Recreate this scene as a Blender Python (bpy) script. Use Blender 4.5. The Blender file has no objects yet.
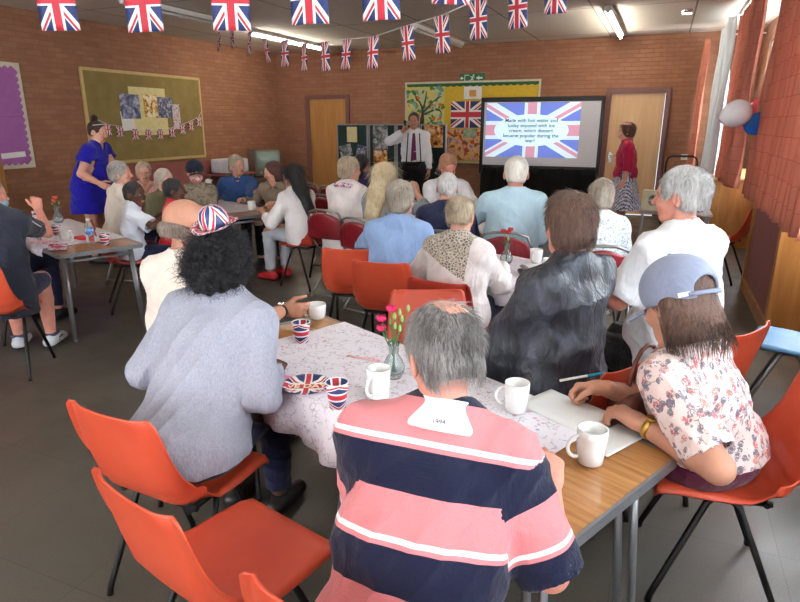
import bpy, math, random
import numpy as np
from mathutils import Vector, Matrix
random.seed(7); RNG = np.random.default_rng(7)
SC = bpy.context.scene
COL = SC.collection

def C(r, g, b):
    f = lambda v: (v/255)/12.92 if v/255 <= .04045 else ((v/255+.055)/1.055)**2.4
    return (f(r), f(g), f(b), 1)

# ------------------------------------------------------------------ camera, world, lights, exposure
cd = bpy.data.cameras.new('camera'); cam = bpy.data.objects.new('camera', cd); COL.objects.link(cam)
cam.location = (0, 0, 1.63); cam.rotation_euler = (math.radians(90-16.5), 0, math.radians(23))
cd.sensor_fit = 'HORIZONTAL'; cd.sensor_width = 36; cd.lens = 36*600/800; cd.clip_start = .02
SC.camera = cam
SC.view_settings.view_transform = 'Standard'; SC.view_settings.look = 'None'
SC.view_settings.gamma = 1; SC.view_settings.use_curve_mapping = False
SC.view_settings.exposure = 0.40
w = bpy.data.worlds.new('sky'); SC.world = w; w.use_nodes = True
w.node_tree.nodes['Background'].inputs[0].default_value = (.72, .86, 1, 1)
w.node_tree.nodes['Background'].inputs[1].default_value = 2.2

def area(name, loc, rot, sx, sy, power, col):
    l = bpy.data.lights.new(name, 'AREA'); l.shape = 'RECTANGLE'; l.size = sx; l.size_y = sy
    l.energy = power; l.color = col
    o = bpy.data.objects.new(name, l); COL.objects.link(o); o.location = loc
    o.rotation_euler = [math.radians(a) for a in rot]
    return o
DAY = (.84, .93, 1)
# daylight just outside the windows of the right wall and of the wall behind the viewer
area('daylight_window_one', (1.60, 5.2, 1.9), (0, 90, 0), 1.9, 3.4, 330, DAY)
area('daylight_window_two', (1.60, 9.7, 1.9), (0, 90, 0), 1.9, 2.6, 210, DAY)
area('daylight_window_three', (1.60, 0.7, 1.9), (0, 90, 0), 1.9, 3.2, 130, DAY)
area('daylight_rear_windows', (-3.2, -3.3, 1.9), (90, 0, 0), 6.6, 1.7, 300, (.93, .96, 1))
WARM = (1, .86, .68)

# ------------------------------------------------------------------ material helpers
class N:
    def __init__(s, name):
        s.m = bpy.data.materials.new(name); s.m.use_nodes = True; s.t = s.m.node_tree
        s.b = s.t.nodes['Principled BSDF']
    def n(s, ty, **kw):
        o = s.t.nodes.new(ty)
        for k, v in kw.items(): setattr(o, k, v)
        return o
    def l(s, a, b): s.t.links.new(a, b)
    def inp(s, node, i, v):
        if v is None: return
        if isinstance(v, bpy.types.NodeSocket): s.l(v, node.inputs[i])
        else: node.inputs[i].default_value = v
    def math(s, op, a, b=None, c=None):
        o = s.n('ShaderNodeMath', operation=op); s.inp(o, 0, a); s.inp(o, 1, b); s.inp(o, 2, c)
        return o.outputs[0]
    def mix(s, f, a, b):
        o = s.n('ShaderNodeMix', data_type='RGBA'); s.inp(o, 0, f); s.inp(o, 6, a); s.inp(o, 7, b)
        return o.outputs[2]
    def coord(s, which='Object'): return s.n('ShaderNodeTexCoord').outputs[which]
    def mapping(s, v, scale=(1, 1, 1), rot=(0, 0, 0), loc=(0, 0, 0)):
        o = s.n('ShaderNodeMapping'); s.l(v, o.inputs[0]); o.inputs['Scale'].default_value = scale
        o.inputs['Rotation'].default_value = rot; o.inputs['Location'].default_value = loc
        return o.outputs[0]
    def noise(s, v, scale, detail=3, rough=.55, dist=0):
        o = s.n('ShaderNodeTexNoise'); s.inp(o, 'Vector', v); o.inputs['Scale'].default_value = scale
        o.inputs['Detail'].default_value = detail; o.inputs['Roughness'].default_value = rough
        o.inputs['Distortion'].default_value = dist
        return o.outputs[0]
    def vor(s, v, scale, feature='F1', out=0):
        o = s.n('ShaderNodeTexVoronoi', feature=feature); s.inp(o, 'Vector', v); o.inputs['Scale'].default_value = scale
        return o.outputs[out]
    def ramp(s, f, stops, const=False):
        o = s.n('ShaderNodeValToRGB'); s.l(f, o.inputs[0]); e = o.color_ramp.elements
        if const: o.color_ramp.interpolation = 'CONSTANT'
        while len(e) < len(stops): e.new(.5)
        for q, (p, c) in zip(e, stops): q.position = p; q.color = c if len(c) == 4 else (*c, 1)
        return o.outputs[0]
    def bump(s, h, strength=.3, dist=.01):
        o = s.n('ShaderNodeBump'); s.l(h, o.inputs['Height']); o.inputs['Strength'].default_value = strength
        o.inputs['Distance'].default_value = dist; s.l(o.outputs[0], s.b.inputs['Normal'])
    def col(s, v): s.inp(s.b, 'Base Color', v)
    def rough(s, v): s.inp(s.b, 'Roughness', v)
    def set(s, **kw):
        for k, v in kw.items(): s.b.inputs[k.replace('_', ' ')].default_value = v

def g(v): return (v, v, v, 1)
MC = {}
def plain(name, col, rough=.5, metal=0, spec=.5, var=.08, bump=0, bs=60, coat=0):
    if name in MC: return MC[name]
    n = N(name); c = n.coord()
    f = n.noise(c, 14, 3)
    dark = tuple(v*(1-var) for v in col[:3])+(1,); lite = tuple(min(1, v*(1+var)) for v in col[:3])+(1,)
    n.col(n.ramp(f, [(.3, dark), (.7, lite)])); n.rough(rough)
    n.set(Metallic=metal); n.b.inputs['Specular IOR Level'].default_value = spec
    if coat: n.b.inputs['Coat Weight'].default_value = coat
    if bump: n.bump(n.noise(c, bs, 4), bump, .004)
    MC[name] = n.m; return n.m
def fabric(name, col, var=.1, scale=1, rough=.9, weave=.25):
    if name in MC: return MC[name]
    n = N(name); c = n.coord()
    f = n.noise(n.mapping(c, (1, 1, .6)), 9*scale, 4)
    dark = tuple(v*(1-var) for v in col[:3])+(1,); lite = tuple(min(1, v*(1+var)) for v in col[:3])+(1,)
    n.col(n.ramp(f, [(.3, dark), (.7, lite)])); n.rough(rough)
    n.b.inputs['Specular IOR Level'].default_value = .2
    n.b.inputs['Sheen Weight'].default_value = .15
    a = n.noise(c, 420, 2); b2 = n.noise(n.mapping(c, (1, 1, .35), (.5, .3, 0)), 16, 3, .6, 1.2)
    n.bump(n.math('ADD', n.math('MULTIPLY', a, weave), n.math('MULTIPLY', b2, 2.2)), .45, .012)
    MC[name] = n.m; return n.m
def skin(name, col):
    if name in MC: return MC[name]
    n = N(name); c = n.coord()
    f = n.noise(c, 22, 4)
    n.col(n.ramp(f, [(.3, tuple(v*.86 for v in col[:3])+(1,)), (.7, (min(1, col[0]*1.08), col[1]*1.02, col[2]*1.0, 1))]))
    n.rough(.5); n.b.inputs['Subsurface Weight'].default_value = .08
    n.b.inputs['Subsurface Radius'].default_value = (.02, .008, .004); n.b.inputs['Specular IOR Level'].default_value = .35
    n.bump(n.noise(c, 300, 3), .12, .002)
    MC[name] = n.m; return n.m
def hairmat(name, c1, c2, scale=1, streak=1.0):
    if name in MC: return MC[name]
    n = N(name); c = n.coord()
    st = n.noise(n.mapping(c, (90*scale, 90*scale, 12*scale), (.15, .1, 0)), 1.4, 4, .6, .6)
    pt = n.noise(c, 11, 3)
    f = n.math('ADD', n.math('MULTIPLY', st, .6*streak), n.math('MULTIPLY', pt, 1-.6*streak))
    n.col(n.ramp(f, [(.36, c1), (.62, c2)])); n.rough(.55); n.b.inputs['Specular IOR Level'].default_value = .35
    n.b.inputs['Sheen Weight'].default_value = .1
    n.bump(st, .6, .01)
    MC[name] = n.m; return n.m

def uj_nodes(n, u, v, red=C(196, 40, 58), white=C(235, 230, 225), blue=C(38, 50, 105)):
    X = n.math('MULTIPLY', n.math('SUBTRACT', u, .5), 60); Y = n.math('MULTIPLY', n.math('SUBTRACT', v, .5), 30)
    ab = lambda q: n.math('ABSOLUTE', q)
    d1 = n.math('DIVIDE', n.math('SUBTRACT', X, n.math('MULTIPLY', Y, 2)), 2.236)
    d2 = n.math('DIVIDE', n.math('ADD', X, n.math('MULTIPLY', Y, 2)), 2.236)
    md = n.math('MINIMUM', ab(d1), ab(d2))
    mc = n.math('MINIMUM', ab(X), ab(Y))
    # counterchanged red saltire: offset to one side of each arm
    sgn = n.math('SIGN', X)
    o1 = n.math('MULTIPLY', sgn, 1.0)
    r1 = ab(n.math('SUBTRACT', d1, o1)); r2 = ab(n.math('ADD', d2, n.math('MULTIPLY', sgn, -1.0)))
    rd = n.math('MINIMUM', r1, r2)
    c = n.mix(n.math('LESS_THAN', md, 3), blue, white)
    c = n.mix(n.math('LESS_THAN', rd, 1), c, red)
    c = n.mix(n.math('LESS_THAN', mc, 5), c, white)
    c = n.mix(n.math('LESS_THAN', mc, 3), c, red)
    return c
def uj_mat(name, rot=False, rough=.6, su=1, sv=1, ou=0, ov=0, emit=0, **kw):
    if name in MC: return MC[name]
    n = N(name); s = n.n('ShaderNodeSeparateXYZ'); n.l(n.coord('UV'), s.inputs[0])
    u, v = (s.outputs[1], s.outputs[0]) if rot else (s.outputs[0], s.outputs[1])
    u = n.math('FRACT', n.math('MULTIPLY_ADD', u, su, ou)) if (su != 1 or ou) else u
    v = n.math('FRACT', n.math('MULTIPLY_ADD', v, sv, ov)) if (sv != 1 or ov) else v
    c = uj_nodes(n, u, v, **kw); n.col(c); n.rough(rough)
    if emit:
        n.l(c, n.b.inputs['Emission Color']); n.b.inputs['Emission Strength'].default_value = emit
    MC[name] = n.m; return n.m

# ------------------------------------------------------------------ mesh helpers
def link(name, me, parent=None):
    o = bpy.data.objects.new(name, me); COL.objects.link(o)
    if parent is not None: o.parent = parent
    return o
def tag(o, label=None, cat=None, group=None, kind=None):
    if label: o['label'] = label
    if cat: o['category'] = cat
    if group: o['group'] = group
    if kind: o['kind'] = kind
    return o
def empty(name, loc, az=0, label=None, cat=None, group=None):
    o = bpy.data.objects.new(name, None); COL.objects.link(o); o.location = loc
    o.rotation_euler = (0, 0, math.radians(-az)); o.empty_display_size = .1
    return tag(o, label, cat, group)
def npmesh(name, V, Q, mats, parent=None, fm=None, smooth=True, attr=None):
    me = bpy.data.meshes.new(name); V = np.asarray(V, np.float32); Q = np.asarray(Q, np.int32); k = Q.shape[1]
    me.vertices.add(len(V)); me.vertices.foreach_set('co', V.ravel())
    me.loops.add(Q.size); me.loops.foreach_set('vertex_index', Q.ravel())
    me.polygons.add(len(Q)); me.polygons.foreach_set('loop_start', np.arange(0, Q.size, k, dtype=np.int32))
    me.polygons.foreach_set('loop_total', np.full(len(Q), k, np.int32))
    me.polygons.foreach_set('use_smooth', np.full(len(Q), smooth))
    for m in (mats if isinstance(mats, (list, tuple)) else [mats]): me.materials.append(m)
    if fm is not None: me.polygons.foreach_set('material_index', np.asarray(fm, np.int32))
    if attr is not None:
        a = me.attributes.new('u', 'FLOAT', 'POINT'); a.data.foreach_set('value', np.asarray(attr, np.float32))
    me.update(calc_edges=True)
    return link(name, me, parent)
class MB:
    def __init__(s): s.v = []; s.f = []; s.uv = {}; s.m = []; s.mi = 0; s.sm = []; s.smooth = False
    def face(s, idx, uv=None):
        if uv: s.uv[len(s.f)] = uv
        s.f.append(tuple(idx)); s.m.append(s.mi); s.sm.append(s.smooth)
    def box(s, c, d, rot=None):
        b = len(s.v); cx, cy, cz = c
        for i in (-1, 1):
            for j in (-1, 1):
                for k in (-1, 1):
                    p = Vector((i*d[0]/2, j*d[1]/2, k*d[2]/2))
                    if rot is not None: p = rot @ p
                    s.v.append((p.x+cx, p.y+cy, p.z+cz))
        for q in ((0, 1, 3, 2), (4, 6, 7, 5), (0, 4, 5, 1), (2, 3, 7, 6), (0, 2, 6, 4), (1, 5, 7, 3)): s.face([b+i for i in q])
        return s
    def tube(s, pts, r, n=8, caps=True):
        P = [Vector(p) for p in pts]; b = len(s.v); up = None
        old = s.smooth; s.smooth = True
        R = r if isinstance(r, (list, tuple)) else [r]*len(P)
        for i, p in enumerate(P):
            t = (P[min(i+1, len(P)-1)]-P[max(i-1, 0)]).normalized()
            if up is None:
                up = Vector((0, 0, 1)) if abs(t.z) < .9 else Vector((1, 0, 0))
            x = t.cross(up).normalized(); y = x.cross(t).normalized(); up = y
            for k in range(n):
                a = 2*math.pi*k/n; q = p+(x*math.cos(a)+y*math.sin(a))*R[i]; s.v.append(tuple(q))
        for i in range(len(P)-1):
            for k in range(n):
                k2 = (k+1) % n; s.face([b+i*n+k, b+i*n+k2, b+(i+1)*n+k2, b+(i+1)*n+k])
        s.smooth = False
        if caps:
            s.face([b+k for k in range(n)][::-1]); s.face([b+(len(P)-1)*n+k for k in range(n)])
        s.smooth = old
        return s
    def lathe(s, prof, c=(0, 0, 0), n=24, sx=1, sy=1, uvr=None):
        b = len(s.v); old = s.smooth; s.smooth = True
        for r, z in prof:
            for k in range(n):
                a = 2*math.pi*k/n; s.v.append((c[0]+r*math.cos(a)*sx, c[1]+r*math.sin(a)*sy, c[2]+z))
        for i in range(len(prof)-1):
            for k in range(n):
                k2 = (k+1) % n
                uv = None
                if uvr:
                    z0, z1 = uvr; va = (prof[i][1]-z0)/(z1-z0); vb = (prof[i+1][1]-z0)/(z1-z0)
                    uv = [(k/n, va), ((k+1)/n, va), ((k+1)/n, vb), (k/n, vb)]
                s.face([b+i*n+k, b+i*n+k2, b+(i+1)*n+k2, b+(i+1)*n+k], uv)
        s.smooth = old
        return s
    def grid(s, fn, nu, nv, uv=True, close=False):
        b = len(s.v); old = s.smooth; s.smooth = True
        for j in range(nv+1):
            for i in range(nu+1): s.v.append(tuple(fn(i/nu, j/nv)))
        for j in range(nv):
            for i in range(nu):
                q = [b+j*(nu+1)+i, b+j*(nu+1)+i+1, b+(j+1)*(nu+1)+i+1, b+(j+1)*(nu+1)+i]
                s.face(q, [(i/nu, j/nv), ((i+1)/nu, j/nv), ((i+1)/nu, (j+1)/nv), (i/nu, (j+1)/nv)] if uv else None)
        s.smooth = old
        return s
    def poly(s, pts, uv=None):
        b = len(s.v); s.v += [tuple(p) for p in pts]; s.face(range(b, b+len(pts)), uv); return s
    def build(s, name, mats, parent=None, bevel=0, solid=0, sub=0, off=0, seg=2):
        me = bpy.data.meshes.new(name); me.from_pydata(s.v, [], s.f)
        for m in (mats if isinstance(mats, (list, tuple)) else [mats]): me.materials.append(m)
        if s.uv:
            L = me.uv_layers.new(name='uv')
            for fi, uvs in s.uv.items():
                p = me.polygons[fi]
                for li, q in zip(p.loop_indices, uvs): L.data[li].uv = q
        me.polygons.foreach_set('use_smooth', s.sm); me.polygons.foreach_set('material_index', s.m); me.update()
        o = link(name, me, parent)
        if sub:
            q = o.modifiers.new('s', 'SUBSURF'); q.levels = q.render_levels = sub
        if solid:
            q = o.modifiers.new('t', 'SOLIDIFY'); q.thickness = solid; q.offset = off
        if bevel:
            q = o.modifiers.new('b', 'BEVEL'); q.width = bevel; q.segments = seg; q.limit_method = 'ANGLE'
        return o
def text_mesh(name, body, size, mat, parent, loc, rot, ext=.0006, align='CENTER', bold=.0, sx=1):
    cu = bpy.data.curves.new(name, 'FONT'); cu.body = body; cu.size = size; cu.extrude = ext; cu.align_x = align
    cu.align_y = 'CENTER'; cu.offset = bold; cu.space_line = .95
    t = bpy.data.objects.new(name, cu); COL.objects.link(t)
    me = bpy.data.meshes.new_from_object(t.evaluated_get(bpy.context.evaluated_depsgraph_get()))
    bpy.data.objects.remove(t); bpy.data.curves.remove(cu)
    me.materials.clear(); me.materials.append(mat)
    o = link(name, me, parent); o.location = loc; o.rotation_euler = rot; o.scale = (sx, 1, 1)
    return o
def copy_tree(o, parent=None):
    c = o.copy(); COL.objects.link(c); c.parent = parent
    for ch in list(o.children): copy_tree(ch, c)
    return c

# ------------------------------------------------------------------ signed distance modelling (for bodies, clothes, hair)
A = lambda *v: np.array(v, np.float64)
def nz(v): v = np.asarray(v, float); return v/(np.linalg.norm(v)+1e-12)
class SDF:
    def __init__(s, lo, hi, h):
        s.h = h; s.lo = np.asarray(lo, float); s.n = np.ceil((np.asarray(hi)-s.lo)/h).astype(int)+1
        s.d = np.full(s.n, .5, np.float32)
        s.ax = [(s.lo[i]+h*np.arange(s.n[i])).astype(np.float32) for i in range(3)]
    def box(s, bmin, bmax):
        i0 = np.clip(np.floor((bmin-s.lo)/s.h).astype(int), 0, s.n); i1 = np.clip(np.ceil((bmax-s.lo)/s.h).astype(int)+1, 0, s.n)
        if (i1 <= i0).any(): return None
        sl = tuple(slice(a, b) for a, b in zip(i0, i1))
        X, Y, Z = np.meshgrid(*[s.ax[k][sl[k]] for k in range(3)], indexing='ij', sparse=True)
        return sl, X, Y, Z
    def put(s, fn, bmin, bmax, k, sub=False):
        pad = k+2*s.h; q = s.box(np.asarray(bmin)-pad, np.asarray(bmax)+pad)
        if q is None: return
        sl, X, Y, Z = q; e = fn(X, Y, Z).astype(np.float32); d = s.d[sl]
        if sub: e = -e
        if k > 0:
            hh = np.maximum(k-np.abs(d-e), 0)/k; hh = hh*hh*(k*.25)
            s.d[sl] = np.maximum(d, e)+hh if sub else np.minimum(d, e)-hh
        else: s.d[sl] = np.maximum(d, e) if sub else np.minimum(d, e)
    def cone(s, a, b, r1, r2, k=.02, side=None, w=1, sub=False):
        a = np.asarray(a, float); b = np.asarray(b, float); r = max(r1, r2)*max(w, 1)
        sd = nz(side) if side is not None else None
        def fn(X, Y, Z):
            x, y, z = X-a[0], Y-a[1], Z-a[2]; ba = b-a
            if sd is not None and w != 1:
                c = (x*sd[0]+y*sd[1]+z*sd[2])*(1-1/w); x = x-sd[0]*c; y = y-sd[1]*c; z = z-sd[2]*c
                ba = ba-sd*(ba@sd)*(1-1/w)
            L = ba@ba+1e-9; t = np.clip((x*ba[0]+y*ba[1]+z*ba[2])/L, 0, 1)
            return np.sqrt((x-ba[0]*t)**2+(y-ba[1]*t)**2+(z-ba[2]*t)**2)-(r1+(r2-r1)*t)
        s.put(fn, np.minimum(a, b)-r, np.maximum(a, b)+r, k, sub)
    def ell(s, c, r, k=.02, R=None, sub=False):
        c = np.asarray(c, float); r = np.asarray(r, float); m = r.max(); R = np.eye(3) if R is None else R
        def fn(X, Y, Z):
            x, y, z = X-c[0], Y-c[1], Z-c[2]
            q = [(x*R[0, i]+y*R[1, i]+z*R[2, i]) for i in range(3)]
            k0 = np.sqrt(sum((q[i]/r[i])**2 for i in range(3))); k1 = np.sqrt(sum((q[i]/r[i]**2)**2 for i in range(3)))+1e-9
            return k0*(k0-1)/k1
        s.put(fn, c-m, c+m, k, sub)
    def cyl(s, c, d, L, r, k=.0, sub=True):
        c = np.asarray(c, float); d = nz(d)
        def fn(X, Y, Z):
            x, y, z = X-c[0], Y-c[1], Z-c[2]; t = x*d[0]+y*d[1]+z*d[2]
            p = np.sqrt(np.maximum(x*x+y*y+z*z-t*t, 0)); return np.maximum(np.maximum(p-r, -t), t-L)
        e = c+d*L; s.put(fn, np.minimum(c, e)-r, np.maximum(c, e)+r, k, sub)
    def bx(s, c, half, R=None, k=0., sub=True, rr=.0):
        c = np.asarray(c, float); half = np.asarray(half, float); R = np.eye(3) if R is None else R; m = np.linalg.norm(half)
        def fn(X, Y, Z):
            x, y, z = X-c[0], Y-c[1], Z-c[2]
            q = [np.abs(x*R[0, i]+y*R[1, i]+z*R[2, i])-half[i]+rr for i in range(3)]
            o = np.sqrt(sum(np.maximum(v, 0)**2 for v in q))+np.minimum(np.maximum(np.maximum(q[0], q[1]), q[2]), 0)
            return o-rr
        s.put(fn, c-m, c+m, k, sub)
    def mesh(s):
        d = s.d; ins = d < 0
        # close at the borders
        for ax in range(3):
            sl = [slice(None)]*3
            for e in (0, -1): sl[ax] = e; d[tuple(sl)] = np.maximum(d[tuple(sl)], 1e-4)
        ins = d < 0
        nx, ny, nz_ = d.shape
        cnt = np.zeros((nx-1, ny-1, nz_-1), np.int8)
        for i in (0, 1):
            for j in (0, 1):
                for k in (0, 1): cnt += ins[i:nx-1+i, j:ny-1+j, k:nz_-1+k]
        cells = np.argwhere((cnt > 0) & (cnt < 8))
        if not len(cells): return np.zeros((0, 3)), np.zeros((0, 4), int)
        idx = np.full(cnt.shape, -1, np.int32); idx[tuple(cells.T)] = np.arange(len(cells))
        acc = np.zeros((len(cells), 3)); num = np.zeros(len(cells))
        co = [A(i, j, k) for i in (0, 1) for j in (0, 1) for k in (0, 1)]
        val = [d[cells[:, 0]+int(c[0]), cells[:, 1]+int(c[1]), cells[:, 2]+int(c[2])] for c in co]
        for a in range(8):
            for b in range(a+1, 8):
                if np.abs(co[a]-co[b]).sum() != 1: continue
                m = (val[a] < 0) != (val[b] < 0)
                t = val[a][m]/(val[a][m]-val[b][m]); acc[m] += co[a]+(co[b]-co[a])*t[:, None]; num[m] += 1
        V = s.lo+(cells+acc/num[:, None])*s.h
        Q = []
        for ax in range(3):
            b, c = (ax+1) % 3, (ax+2) % 3
            s0 = [slice(1, -1)]*3; s1 = [slice(1, -1)]*3; s0[ax] = slice(0, -1); s1[ax] = slice(1, None)
            i0 = ins[tuple(s0)]; i1 = ins[tuple(s1)]; ch = np.argwhere(i0 != i1)
            if not len(ch): continue
            sgn = i0[tuple(ch.T)]; o = np.ones(3, int); o[ax] = 0; e = ch+o
            def cell(db, dc):
                q = e.copy(); q[:, b] -= db; q[:, c] -= dc; return idx[tuple(q.T)]
            q = np.stack([cell(1, 1), cell(0, 1), cell(0, 0), cell(1, 0)], 1)
            q[~sgn] = q[~sgn][:, ::-1]; Q.append(q)
        Q = np.concatenate(Q); Q = Q[(Q >= 0).all(1)]
        return V, Q
def vnormals(V, Q):
    n = np.cross(V[Q[:, 2]]-V[Q[:, 0]], V[Q[:, 3]]-V[Q[:, 1]]); o = np.zeros_like(V)
    for k in range(4): np.add.at(o, Q[:, k], n)
    return o/(np.linalg.norm(o, axis=1)[:, None]+1e-12)
def smooth(V, Q, it=1, f=.5):
    for _ in range(it):
        a = np.zeros_like(V); c = np.zeros(len(V))
        for k in range(4):
            np.add.at(a, Q[:, k], V[Q[:, (k+1) % 4]]+V[Q[:, (k+3) % 4]]); np.add.at(c, Q[:, k], 2)
        V = V+(a/np.maximum(c, 1)[:, None]-V)*f
    return V
def fold(V, seed, freq=14, sharp=True):
    r = np.random.default_rng(seed); o = np.zeros(len(V)); wsum = 0
    for i in range(5):
        d = nz(r.normal(size=3)*A(1, 1, .55)); e = nz(r.normal(size=3)); fq = freq*(.7+1.3*r.random()); a = 1/(1+i*.25)
        q = np.sin(V@d*fq+1.6*np.sin(V@e*fq*.6+r.random()*6)+r.random()*6)
        if sharp: q = 1-2*np.abs(q)**.7
        o += q*a; wsum += a
    return o/wsum
def noise3(V, seed, freq, octv=3):
    r = np.random.default_rng(seed); o = np.zeros(len(V)); amp = 1
    for q in range(octv):
        for i in range(5):
            d = r.normal(size=3); e = r.normal(size=3); o += amp/5*np.sin(V@nz(d)*freq*(.8+.5*r.random())+2*np.sin(V@nz(e)*freq*.7+r.random()*6)+r.random()*6)
        freq *= 2; amp *= .55
    return o
def rotm(yaw, pitch, roll):   # yaw left +, pitch up +, roll to the person's right +
    y, p, r = [math.radians(a) for a in (yaw, pitch, roll)]
    m = Matrix.Rotation(y, 3, 'Z') @ Matrix.Rotation(p, 3, 'X') @ Matrix.Rotation(r, 3, 'Y')
    return np.array(m)
def ik(sh, wr, l1, l2, hint):
    d = wr-sh; L = np.linalg.norm(d); Lm = (l1+l2)*.995
    if L > Lm: wr = sh+d/L*Lm; d = wr-sh; L = Lm
    u = d/L; a = (l1*l1-l2*l2+L*L)/(2*L); hgt = math.sqrt(max(l1*l1-a*a, 0))
    h = np.asarray(hint, float); h = nz(h-u*(h@u)); return sh+u*a+h*hgt, wr

def hand(S, wr, d, nrm, thumb, curl=.5, sc=1., k=.008):
    """palm, four fingers of unequal length and a thumb; d along the hand, nrm out of the palm, thumb side"""
    d = nz(d); nrm = nz(nrm-d*(nrm@d)); s = nz(thumb-d*(thumb@d)-nrm*(thumb@nrm))
    S.cone(wr-d*.02*sc, wr+d*.02*sc, .026*sc, .027*sc, k*2, side=s, w=1.15)
    for i, (off, L, fl) in enumerate(((.030, .080, .072), (.010, .085, .080), (-.010, .081, .073), (-.029, .073, .057))):
        base = wr+(d*L+s*off)*sc
        S.cone(wr+(d*.012+s*off*.6)*sc, base, .0155*sc, .0125*sc, k*2.2)
        dr = nz(d+s*off*2.2); nn = nz(nrm-dr*(nrm@dr)); p = base; c = curl*(1+.12*i)
        for q, fr in enumerate((.45, .31, .24)):
            c_ = c*(1.0, 1.25, .8)[q]; dr, nn = dr*math.cos(c_)+nn*math.sin(c_), nn*math.cos(c_)-dr*math.sin(c_)
            e = p+dr*fl*fr*sc*1.05; S.cone(p, e, (.0105-.001*q)*sc, (.0097-.0012*q)*sc, .003); p = e
    b = wr+(d*.018+s*.020+nrm*.006)*sc; t1 = nz(d*.55+s*.75+nrm*.45); m = b+t1*.045*sc
    S.cone(b, m, .0165*sc, .0125*sc, k*1.6); t2 = nz(d*.9+s*.25+nrm*.5*(.4+curl)); e = m+t2*.032*sc
    S.cone(m, e, .012*sc, .0105*sc, .004); S.cone(e, e+nz(t2+nrm*.3*curl)*.024*sc, .0105*sc, .0085*sc, .003)

EYEW = plain('eye_white', C(225, 220, 212), .25, var=.02); EYED = plain('eye_dark', C(40, 28, 22), .2, var=.02)
LIP = plain('lips', C(176, 108, 96), .45, var=.05)

def head_sdf(c, R, h, s=1., detail=True):
    S = SDF(c-A(.15, .15, .2)*s, c+A(.15, .16, .17)*s, h)
    f = lambda x, y, z: c+R@(A(x, y, z)*s)
    S.ell(f(0, -.012, .03), A(.076, .097, .088)*s, .01, R)
    S.ell(f(0, .028, -.035), A(.060, .066, .080)*s, .03, R)
    S.cone(f(-.022, .052, -.088), f(.022, .052, -.088), .026*s, .026*s, .03)
    S.ell(f(0, .062, .035), A(.052, .03, .035)*s, .02, R)
    if detail:
        for q in (-1, 1):
            S.ell(f(.032*q, .098, .004), A(.020, .016, .014)*s, .012, R, sub=True)
            S.ell(f(.040*q, .066, -.028), A(.022, .024, .022)*s, .02, R)
            S.cone(f(.014*q, .092, .024), f(.044*q, .078, .024), .008*s, .006*s, .012)
            S.ell(f(.031*q, .080, .004), A(.0135, .0135, .0135)*s, .002, R)
            S.ell(f(.010*q, .106, -.030), A(.009, .010, .008)*s, .006, R)
            S.cone(f(.026*q, .084, -.058), f(0, .092, -.056), .006*s, .008*s, .006)
        S.cone(f(0, .092, .012), f(0, .116, -.026), .009*s, .011*s, .010)
        S.ell(f(0, .090, -.068), A(.020, .010, .007)*s, .005, R)
        S.bx(f(0, .105, -.0625), A(.022, .012, .0012)*s, R, k=.002, sub=True)
    for q in (-1, 1):
        Re = R@np.array(Matrix.Rotation(math.radians(20*q), 3, 'Z') @ Matrix.Rotation(math.radians(-12), 3, 'X'))
        S.ell(f(.079*q, -.008, -.008), A(.011, .020, .034)*s, .008, Re)
        if h < .005: S.ell(f(.090*q, -.004, -.004), A(.008, .011, .02)*s, .004, Re, sub=True)
    return S, f

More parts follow.
